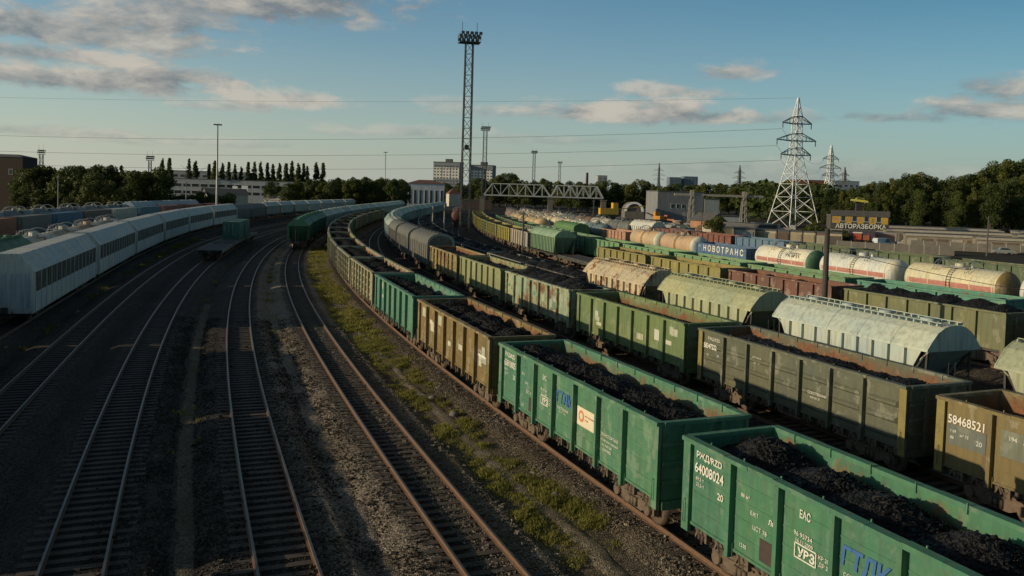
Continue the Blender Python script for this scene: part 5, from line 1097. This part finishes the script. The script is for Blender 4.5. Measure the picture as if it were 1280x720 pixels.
# far skyline
for k, (x, y, w_, h, c, lb) in enumerate(((255, 720, 30, 27, (.33, .12, .08), 'red brown block behind the white pylon'), (300, 760, 26, 28, (.30, .33, .36), 'grey block right of the red block'), (330, 760, 30, 24, (.36, .36, .34), 'pale grey low block far right of the pylon'), (378, 800, 44, 26, (.45, .42, .36), 'cream block above the right tree belt'),
    (247, 1280, 18, 38, (.13, .17, .22), 'blue glass tower, left of a pair'), (272, 1285, 22, 40, (.13, .17, .22), 'blue glass tower, right of a pair'), (128, 1210, 14, 36, (.33, .33, .33), 'slim pale block above the truss bridge'))):
    block('distant_block', lb, 'building', (x, y), .1, w_, 16, h, (*c, .2), wins=sum((rowsw(int(w_ // 5), w_, 3 + f * 4, 2.6, 1.8, -8) for f in range(int(h // 4) - 1)), []))
b = MB(); b.rev([(0, 2.2), (36, 1.5)], 'z', (0, 0, 0), 14); tag(link('chimney', b.mesh('chimney', [BRICK]), None, (93, 1050, GZ)), 'thin dark chimney on the skyline right of the truss bridge', 'chimney')
# arched white hangar end, yellow crane, orange digger
b = MB(); pr = []; n = 15
for k in range(n): a = math.pi * k / (n - 1); pr.append((3.3 * math.cos(a), 3.3 * math.sin(a)))
inn = [(y * .80, z * .80) for y, z in pr]
for k in range(n - 1):
    b.hexa([(-.4, pr[k][0], pr[k][1]), (.4, pr[k][0], pr[k][1]), (.4, pr[k + 1][0], pr[k + 1][1]), (-.4, pr[k + 1][0], pr[k + 1][1]), (-.4, inn[k][0], inn[k][1]), (.4, inn[k][0], inn[k][1]), (.4, inn[k + 1][0], inn[k + 1][1]), (-.4, inn[k + 1][0], inn[k + 1][1])])
c = MB(); c.prism([(y * .98, z * .98) for y, z in pr], -9, -.42)
d = MB(); d.box(-.41, -.30, -1.6, 1.6, .02, 2.1)
spawn('arched_shelter', 'half round shelter with a white arched rim', 'shelter', None, (42.3, 288, GZ + 4.6), math.pi * 1.5, [bpart('arch_rim', b, [WHITEM]), bpart('vault', c, [CONCD]), bpart('back_panel', d, [CONCD])] + [P('base_wall', MB().box(-9, .4, -3.3, 3.3, -4.6, -.01).mesh('base_wall', [CONCD]))])
def crane(loc, rz, label, col, s=1.0):
    b = MB(); b.box(-3, 3, -1.3, 1.3, 1.6, 3.6); c = MB(); c.box(1.2, 2.9, -1.25, 1.25, 3.603, 5.4); g = MB(); g.box(2.903, 2.93, -1.05, 1.05, 4.0, 5.1)
    m_ = MB()
    for y in (-.4, .4): m_.bar((2.5, y, 3.2), (12, y, 4.6), .2)
    for k in range(9): m_.bar((3 + k, -.4 + .8 * (k % 2), 3.28 + k * .147), (4 + k, .4 - .8 * (k % 2), 3.43 + k * .147), .1)
    u = MB(); u.box(-3.4, 3.4, -1.2, 1.2, .9, 1.55)
    ps = [bpart('body', b, [PAINT]), bpart('cab', c, [PAINT]), bpart('cab_window', g, [GLASS]), bpart('boom', m_, [PAINT]), bpart('chassis', u, [STEEL])]
    for x in (-2.3, -1.0, 1.0, 2.3):
        q = MB(); q.rev([(-1.2, .55), (1.2, .55)], 'y', (x, 0, .55), 14); ps.append(bpart('wheel', q, [RUBBER]))
    r_ = spawn('rail_crane', label, 'crane', None, loc, rz, ps, col); r_.scale = (s,) * 3
crane((31, 268, GZ + 2.2), .15, 'yellow crane with low boom before the white arch', (.55, .33, .03, .1)); crane((50.5, 285, GZ + .5), 1.9, 'orange digger in front of the grey warehouse', (.50, .22, .03, .1), .8); crane((54, 283, GZ), 2.3, 'faded red digger beside the grey warehouse', (.32, .09, .05, .2), .7)
b = MB(); b.box(14, 52, -6, 6, 0, 2.2); tag(link('embankment', b.mesh('embankment', [GROUND]), None, (0, 272, GZ), .1), kind='structure')
# gantry crane rail on pale portals
b = MB(); b.box(-14, 14, -.25, .25, 10.6, 11.3)
ps = [bpart('beam', b, [CONC])]
for x in (-8.5, 8.0):
    for y in (-.9, .9):
        q = MB(); q.bar((x - 1.0, y, 0), (x - .35, y * .6, 12.4), .24); q.bar((x + 1.0, y, 0), (x + .35, y * .6, 12.4), .24)
        for k in range(5): q.bar((x - 1 + k * .13, y, 1 + k * 2.2), (x + 1 - k * .13, y, 3.0 + k * 2.2), .16)
        ps.append(bpart('trestle', q, [CONC]))
spawn('gantry_beam', 'long pale horizontal beam on two trestles above the scrap yard', 'gantry', None, (64, 258, GZ), .05, ps)
# ---------------------------------------------------------------- truss bridge
def truss(L, x, label):
    ps = []; z0, z1 = 0, 6.0; n = 8
    for s in (-2.6, 2.6):
        q = MB(); q.bar((-L / 2, s, z0), (L / 2, s, z0), .6); q.bar((-L / 2 + L / n, s, z1), (L / 2 - L / n, s, z1), .45); q.bar((-L / 2, s, z0), (-L / 2 + L / n, s, z1), .6); q.bar((L / 2, s, z0), (L / 2 - L / n, s, z1), .6)
        for k in range(1, n):
            xx = -L / 2 + k * L / n; q.bar((xx, s, z0), (xx, s, z1), .28)
            if k < n - 1: q.bar((xx, s, z1 if k % 2 else z0), (xx + L / n, s, z0 if k % 2 else z1), .32)
        ps.append(bpart('side_truss', q, [TRUSSM]))
    q = MB(); q.box(-L / 2, L / 2, -2.2, 2.2, -.55, -.36); ps.append(bpart('deck', q, [CONCD]))
    q = MB()
    for k in range(1, n): xx = -L / 2 + k * L / n; q.bar((xx, -2.6, z1), (xx, 2.6, z1), .25)
    ps.append(bpart('top_bracing', q, [TRUSSM]))
    spawn('truss_bridge', label, 'bridge', 'spans of the white truss bridge', (x, 430, 7.3), .02, ps)
truss(34.5, 2.1, 'white steel truss span, longer left one, behind the floodlight towers'); truss(27, 33, 'white steel truss span, shorter right one, before the trees')
for k, x in enumerate((-15.8, 19.4, 46.8)):
    b = MB(); b.box(-1.3, 1.3, -3, 3, 0, 6.6); b.box(-1.7, 1.7, -3.3, 3.3, 6.601, 7.1); tag(link('bridge_pier', b.mesh('bridge_pier', [CONCD]), None, (x, 430, GZ)), ['concrete pier under the left end of the truss bridge', 'concrete pier between the two truss spans', 'concrete pier under the right end of the truss bridge'][k], 'pier')
# ---------------------------------------------------------------- masts
def floodtower(loc, h, label, wd=2.1, rz=.2, det=True, pw=1.0):
    ps = []; hb = wd / 2
    for sx in (-1, 1):
        for sy in (-1, 1):
            q = MB(); q.bar((sx * hb, sy * hb, 0), (sx * hb * .82, sy * hb * .82, h - 2.5), .22); ps.append(bpart('leg', q, [GALVD]))
    q = MB(); n = int((h - 3) / 2.4)
    for k in range(n):
        za, zb = k * (h - 2.5) / n, (k + 1) * (h - 2.5) / n; fa, fb = hb * (1 - .18 * za / h), hb * (1 - .18 * zb / h)
        for f in range(4):
            c4 = [(-1, -1), (1, -1), (1, 1), (-1, 1)]; p_, r_ = c4[f], c4[(f + 1) % 4]
            if k % 2: p_, r_ = r_, p_
            q.bar((p_[0] * fa, p_[1] * fa, za), (r_[0] * fb, r_[1] * fb, zb), .1); q.bar((p_[0] * fb, p_[1] * fb, zb), (r_[0] * fb, r_[1] * fb, zb), .09)
    ps.append(bpart('lattice', q, [GALVD]))
    q = MB(); q.box(-2.5, 2.5, -1.6, 1.6, h - 2.5, h - 2.3)
    for s in (-1.6, 1.6):
        for z in (h - 1.6, h - .9): q.bar((-2.5, s, z), (2.5, s, z), .07)
    for x in (-2.5, 2.5):
        for z in (h - 1.6, h - .9): q.bar((x, -1.6, z), (x, 1.6, z), .07)
        q.bar((x * .7, 0, h - 2.3), (x * .7, 0, h + 2.4), .1)
    for x in (-2.5, -.8, .8, 2.5):
        for s in (-1.6, 1.6): q.bar((x, s, h - 2.4), (x, s, h - .2), .08)
    ps.append(bpart('platform', q, [GALVD]))
    for r_ in range(2):
        for k in range(5):
            for s in (-1, 1):
                l = MB(); x = -2.1 + k * 1.05 + (.3 if r_ else 0); l.box(x - .36, x + .36, *sorted((s * 1.65, s * 2.05)), h - 1.75 + r_ * 1.05, h - 1.1 + r_ * 1.05); ps.append(bpart('floodlight', l, [GALVD]))
    if det:
        l = MB(); l.box(-.5, .5, -.5, .5, h * .42, h * .42 + 1.1); ps.append(bpart('junction_box', l, [GALVD]))
    for p_ in ps:
        if pw != 1.0 and p_.name in ('platform', 'floodlight'):
            for v in p_.mesh.vertices: v.co.x *= pw; v.co.y *= pw
    spawn('floodlight_tower', label, 'floodlight tower', 'lattice floodlight towers', (*loc, GZ), rz, ps)
floodtower((-11.4, 198), 47.6, 'tallest lattice floodlight tower in the middle of the yard'); floodtower((-17, 480), 47, 'lattice floodlight tower right behind the tallest one', 2.3); floodtower((18.1, 750), 47, 'lattice floodlight tower above the left truss span', 2.4); floodtower((55.3, 1000), 47, 'faint lattice floodlight tower above the right truss span', 2.6)
floodtower((-239, 420), 24, 'short lattice floodlight tower above the left wood', 1.8, pw=.6); floodtower((-184, 420), 22.6, 'short floodlight tower left of the poplar row', 1.4, pw=.7)
def mast(loc, h, label, r0=.22):
    b = MB(); b.tube([(0, 0, 0), (0, 0, h * .5), (0, 0, h)], [r0, r0 * .75, r0 * .45], 10)
    ps = [bpart('pole', b, [GALV])]; q = MB()
    q.rev([(h - .25, .35), (h - .1, .35)], 'z', (0, 0, 0), 12)
    ps.append(bpart('ring', q, [GALVD]))
    for k in range(6):
        a = k * math.pi / 3; l = MB(); x, y = .75 * math.cos(a), .75 * math.sin(a); l.bar((.3 * math.cos(a), .3 * math.sin(a), h - .18), (x, y, h - .18), .06); l.box(x - .24, x + .24, y - .24, y + .24, h - .34, h - .06); ps.append(bpart('lamp', l, [GALVD]))
    spawn('lamp_mast', label, 'lamp post', 'tall tubular lamp masts', (*loc, GZ), 0, ps)
mast((-73.2, 205), 24.8, 'tall slim lamp mast behind the white car carriers', .3); mast((-61.9, 400), 27.3, 'tall slim lamp mast left of the white hall', .32)
def pylon(loc, h, label, col, col2, rz=0.0, base=13.0, sc_=1.0, thick=.25, grp='power line pylons'):
    ps = []; hb = base / 2; zw = h * .56; hw = hb * .24; arms = [h * .56, h * .67, h * .80]
    prof = lambda z: hb + (hw - hb) * min(1, z / zw) if z < zw else hw * (1 - .25 * (z - zw) / (h * .86 - zw)) if z < h * .86 else max(.15, hw * .75 * (1 - (z - h * .86) / (h * .14)))
    lv = [0, h * .13, h * .24, h * .34, h * .42, h * .49, h * .56, h * .615, h * .67, h * .735, h * .80, h * .86, h * .93, h]
    for sx in (-1, 1):
        for sy in (-1, 1):
            q = MB()
            for a, b_ in zip(lv[:-1], lv[1:]): q.bar((sx * prof(a), sy * prof(a), a), (sx * prof(b_), sy * prof(b_), b_), thick)
            ps.append(bpart('leg', q, [col]))
    q = MB()
    for k, (a, b_) in enumerate(zip(lv[:-1], lv[1:])):
        for f in range(4):
            c4 = [(-1, -1), (1, -1), (1, 1), (-1, 1)]; p_, r_ = c4[f], c4[(f + 1) % 4]; A, B_ = prof(a), prof(b_)
            q.bar((p_[0] * A, p_[1] * A, a), (r_[0] * B_, r_[1] * B_, b_), thick * .5); q.bar((r_[0] * A, r_[1] * A, a), (p_[0] * B_, p_[1] * B_, b_), thick * .5)
            if k < 11: q.bar((p_[0] * B_, p_[1] * B_, b_), (r_[0] * B_, r_[1] * B_, b_), thick * .4)
    ps.append(bpart('lattice', q, [col]))
    for i, z in enumerate(arms):
        q = MB(); l = (6.6, 8.6, 6.4)[i] * h / 47; w0 = prof(z)
        for s in (-1, 1):
            for y in (-1, 1): q.bar((s * w0, y * w0, z), (s * l, 0, z + .2), .26); q.bar((s * w0, y * w0, z + 2.6 * h / 47), (s * l, 0, z + .3), .22)
            for k in range(1, 4):
                f = k / 4; xx = s * (w0 + (l - w0) * f); yy = w0 * (1 - f); q.bar((xx, -yy, z), (xx, yy, z), .14); q.bar((xx, -yy, z), (xx, -yy, z + 2.6 * (1 - f)), .12); q.bar((xx, yy, z), (xx, yy, z + 2.6 * (1 - f)), .12)
        for a_ in (z, z + 2.6 * h / 47):
            q.bar((-w0, -w0, a_), (w0, -w0, a_), .3); q.bar((-w0, w0, a_), (w0, w0, a_), .3)
        ps.append(bpart('crossarm', q, [col2]))
        for s in (-1, 1):
            g = MB(); g.rev([(-1.9, .09), (-1.7, .16), (-.3, .16), (-.05, .07)], 'z', (s * (l - .2), 0, z + .2), 8); ps.append(bpart('insulator', g, [STEEL]))
    return spawn('power_pylon', label, 'power pylon', grp, (*loc, GZ), rz, ps)
pylon((101.2, 299), 46.9, 'large white lattice pylon with dark blue cross arms at the right', WHITEM, BLUEM, .35)
pylon((228.5, 600), 50, 'white lattice pylon directly behind the large one', WHITEM, BLUEM, .3, thick=.5); pylon((358, 900), 47, 'grey pylon right of the two white pylons', GALV, BLUEM, .3, thick=.8); pylon((326, 1200), 57, 'distant pylon left of the large white pylon', GALV, BLUEM, .2, thick=1.0); pylon((262, 1500), 68, 'faint pylon beside the blue glass towers', GALV, GALV, .2, 10, thick=1.2)
pylon((-390, 345), 44, 'white lattice pylon beyond the left edge carrying the long cables', WHITEM, BLUEM, .05)
def cable(p, q, sag, label, r=.05, grp='power cables across the sky', n=40):
    p, q = Vector(p), Vector(q); pts = []
    for k in range(n + 1):
        t_ = k / n; v = p.lerp(q, t_); v.z -= sag * 4 * t_ * (1 - t_); pts.append(v)
    b = MB(); b.tube(pts, r, 5); tag(link('power_cable', b.mesh('power_cable', [WIRE])), label, 'cable', grp)
for i, (z, l) in enumerate(((26.2, 6.4), (31.3, 8.4), (37.4, 6.4))):
    nm = ['lowest', 'middle', 'upper'][i]
    for s in (-1,):
        x1, y1 = 101.2 + s * l * math.cos(.35), 299 + s * l * math.sin(.35)
        cable((-390 + s * l, 345, z - 6.5 + GZ), (x1, y1, z - 1.9 + GZ), 7.0, f'{nm} long cable across the sky', .05)
        x2, y2 = 228.5 + s * l, 600 + s * l * .3; cable((x1, y1, z - 1.9 + GZ), (x2, y2, z + .6 + GZ), 6, f'{nm} cable between the two white pylons', .05)
cable((-390, 345, 43), (101.2, 299, 46.2), 4, 'thin earth wire above all cables across the sky', .03)
# near pole and small posts
b = MB(); b.tube([(0, 0, 0), (.02, 0, 4.5), (0, 0, 8.8)], [.2, .18, .15], 10)
q = MB(); q.box(-.1, .55, -.06, .06, 4.3, 4.42); q.box(.35, .62, -.12, .12, 4.0, 4.3)
spawn('timber_pole', 'dark timber pole standing alone behind the pale blue hopper', 'pole', None, (19.8, 52, GZ), 0, [bpart('pole', b, [WOODP]), bpart('bracket', q, [STEEL])])
cable((19.85, 52, 7.0), (38.0, 46.0, 4.6), .6, 'thin drooping cable from the timber pole to the right', .018, None, 20)
for k, (x, y, h, lb) in enumerate(((98.2, 171, 8.2, 'steel signal post by the right garages'), (1.7, 128, 7.5, 'thin post among the mustard wagons'), (-15.2, 185, 7.0, 'pale post left of the tallest tower'), (-17.5, 182, 6.6, 'pale post farther left of the tallest tower'), (20.0, 205, 9, 'grey post among the cream tank wagons'), (42.5, 186, 8, 'post behind the rusty flat wagons'), (-113, 206, 11, 'pale concrete post before the left wood'), (-87.5, 222, 10.5, 'pale concrete post right of the sunlit tree'), (-13.0, 250, 7, 'post beyond the red tank wagon'))):
    b = MB(); b.tube([(0, 0, 0), (0, 0, h)], [.16, .11], 8); c = MB(); c.box(-.35, .35, -.08, .08, h - .5, h - .3); c.box(-.15, .15, -.2, -.09, h - 1.5, h - .6)
    spawn('yard_post', lb, 'post', None, (x, y, GZ), 0, [bpart('pole', b, [CONC if k in (2, 3, 6, 7) else GALVD]), bpart('head', c, [GALVD])])
# ---------------------------------------------------------------- cars
def car_recipe(L=4.2, W=1.7, H=1.45, kind='saloon'):
    h = L / 2; b = MB()
    top = {'saloon': [(-h, .42), (-h, .82), (-h + .35, .92), (-h + .95, .96), (-.62, H), (.72, H), (1.2, .98), (h - .1, .90), (h, .80), (h, .42)], 'van': [(-h, .42), (-h, 1.7), (-h + .25, 1.95), (.9, 1.95), (1.45, 1.15), (h - .05, 1.0), (h, .85), (h, .42)]}[kind]
    # profile along x, extruded across y with tumblehome
    n = len(top); zs = [W / 2 if z < 1.0 else W / 2 - .14 for x, z in top]
    b.v = [(x, -w_, z) for (x, z), w_ in zip(top, zs)] + [(x, w_, z) for (x, z), w_ in zip(top, zs)]
    for i in range(n): j = (i + 1) % n; b.quad((i, n + i, n + j, j))
    b.quad(list(range(n))); b.quad([2 * n - 1 - i for i in range(n)])
    ps = [bpart('body', b, [CARP])]
    for s in (-1, 1):
        g = MB(); z1 = H - .08 if kind == 'saloon' else 1.85; xa, xb = (-.95, 1.0) if kind == 'saloon' else (-.2, 1.15)
        y1, y0 = s * (W / 2 - .02), s * (W / 2 - .12)
        g.v = [(xa - .1, y1 + s * .03, 1.0), (xb + .12, y1 + s * .03, 1.0), (xb - .35, y0 + s * .02, z1), (xa + .3, y0 + s * .02, z1)]; g.quad((0, 1, 2, 3) if s < 0 else (3, 2, 1, 0)); ps.append(bpart('side_window', g, [GLASS]))
    for x in (-h + .8, h - .8):
        for s in (-1, 1):
            q = MB(); q.rev([(-.1, .24), (-.09, .31), (.09, .31), (.1, .24)], 'y', (x, s * (W / 2 - .1), .31), 14); r_ = MB(); r_.rev([(-.105, .17), (.105, .17)], 'y', (x, s * (W / 2 - .1), .31), 10); ps.append(P('wheel', q.mesh('wheel', [RUBBER]), [P('rim', r_.mesh('rim', [GALV]))]))
    return ps
CAR = car_recipe(); VAN = car_recipe(4.9, 1.9, 1.95, 'van')
YC = spawn('yellow_car', 'bright yellow car mounted on the roof of the sign building', 'car', None, (97.0, 232.5, 9.3), -.25, CAR, (.50, .46, .06, .1)); YC.rotation_euler = (0, R(6), -.25); YC.scale = (1.05, 1.05, 1.05)
b = MB(); b.box(-.9, .9, -.4, .4, 0, 2.3); tag(link('roof_plinth', b.mesh('roof_plinth', [STEEL]), None, (97.0, 232.5, 7.2)), 'dark plinth under the yellow roof car', 'plinth')
for k, (x, y, rz, rec, c, lb) in enumerate(((171, 313, -.2, VAN, (.6, .6, .58), 'white van parked before the right tree belt'), (156, 305, .3, CAR, (.16, .18, .2), 'dark parked car left of the white van'), (163, 308, -.3, CAR, (.3, .3, .3), 'grey parked car next to the white van'), (181, 309, -.1, CAR, (.45, .44, .42), 'pale parked car right of the white van'), (106.5, 179, -.3, CAR, (.22, .24, .24), 'grey car behind the right garage fence'), (88.0, 196, .3, VAN, (.55, .58, .6), 'white van below the orange red doors'), (66, 232, .4, VAN, (.20, .05, .04), 'maroon van by the dark shed'))):
    spawn('parked_van' if rec is VAN else 'parked_car', lb, 'van' if rec is VAN else 'car', None, (x, y, GZ + .02), rz, rec, (*c, .1))
rr = random.Random(31)
for k in range(46):
    x = rr.uniform(44, 80); y = rr.uniform(212, 258); c = rr.choice([(.2, .08, .05), (.3, .3, .28), (.1, .13, .2), (.35, .33, .28), (.12, .12, .12), (.4, .38, .34), (.22, .14, .07), (.08, .12, .1)])
    st = rr.choice([0, 0, 0, 1.35])
    spawn('scrap_car', 'dull scrap car lying in the breakers yard', 'car', 'scrap cars in the breakers yard', (x, y, GZ + st), rr.uniform(0, 6.28), CAR if rr.random() > .25 else VAN, (*c, .1))
# red tank wagon on a spur by the tall tower
build_track_spur = {'S': [(-8.8, 140), (-12.2, 180), (-14.6, 215), (-16.2, 250), (-17.5, 280)]}
TRK['S'] = Track(build_track_spur['S']); build_track('S', 160, 270, sleepers_to=200)
train('S', 'spur', 'wagon', [('tank_wagon', TANK, (.12, .03, .022, .3), 'dark red tank wagon behind the tallest floodlight tower!', None)], (0, 'near', 226.0))

# concrete fences and yard clutter on the right
def fence(p, q, h, label, mat):
    p, q = Vector(p), Vector(q); d = q - p; n = max(2, int(d.length / 2.6)); rz = math.atan2(d.y, d.x); ps = []
    for k in range(n):
        b = MB(); x = k * d.length / n; hh = h + random.uniform(-.06, .06); b.box(x + .08, x + d.length / n - .08, -.06, .06, 0, hh); ps.append(P('panel', b.mesh('panel', [mat])))
        c = MB(); c.box(x - .075, x + .075, -.1, .1, 0, h + .12); ps.append(P('post', c.mesh('post', [CONC])))
    spawn('concrete_fence', label, 'fence', 'concrete fences at the right', (p.x, p.y, GZ), rz, ps)
fence((92, 191), (128, 172), 1.9, 'concrete panel fence right of the red doors', CONCD); fence((70, 178), (90, 168), 1.9, 'concrete fence behind the white tank wagons', CONCD); fence((104, 160), (150, 140), 1.6, 'long dark concrete fence nearest the right edge', CONCD)
rr = random.Random(5)
for k in range(16):
    x = rr.uniform(96, 150); y = 214 - (x - 96) * .42 + rr.uniform(-12, 4); c = rr.choice([(.2, .09, .06), (.4, .4, .37), (.1, .13, .2), (.35, .33, .28), (.12, .12, .12), (.5, .5, .46)])
    spawn('parked_car', 'small parked car in the lane between lock ups at the right', 'car', 'cars between the garage rows', (x, y, GZ + .02), rr.uniform(-.7, .1), CAR if rr.random() > .3 else VAN, (*c, .1))
for k in range(26):
    x = rr.uniform(30, 62); y = rr.uniform(212, 262); w_, d_, h_ = rr.uniform(1.5, 5), rr.uniform(1.5, 3), rr.uniform(1, 2.8); c = rr.choice([(.2, .09, .05), (.33, .3, .25), (.1, .13, .16), (.13, .11, .09), (.4, .38, .33), (.28, .2, .05)])
    q = MB(); q.box(-w_ / 2, w_ / 2, -d_ / 2, d_ / 2, 0, h_ * .7); b = MB(); b.prism([(-d_ / 2 - .1, h_ * .7), (d_ / 2 + .1, h_ * .7), (d_ * .2, h_), (-d_ * .3, h_ * .95)], -w_ / 2 - .1, w_ / 2 + .1)
    spawn('scrap_bin', 'rusty covered scrap bin lying in the breakers yard', 'bin', 'scrap bins in the breakers yard', (x, y, GZ), rr.uniform(0, 3.1), [P('bin_body', q.mesh('bin_body', [PAINT])), P('bin_lid', b.mesh('bin_lid', [PAINT]))], (*c, .6))
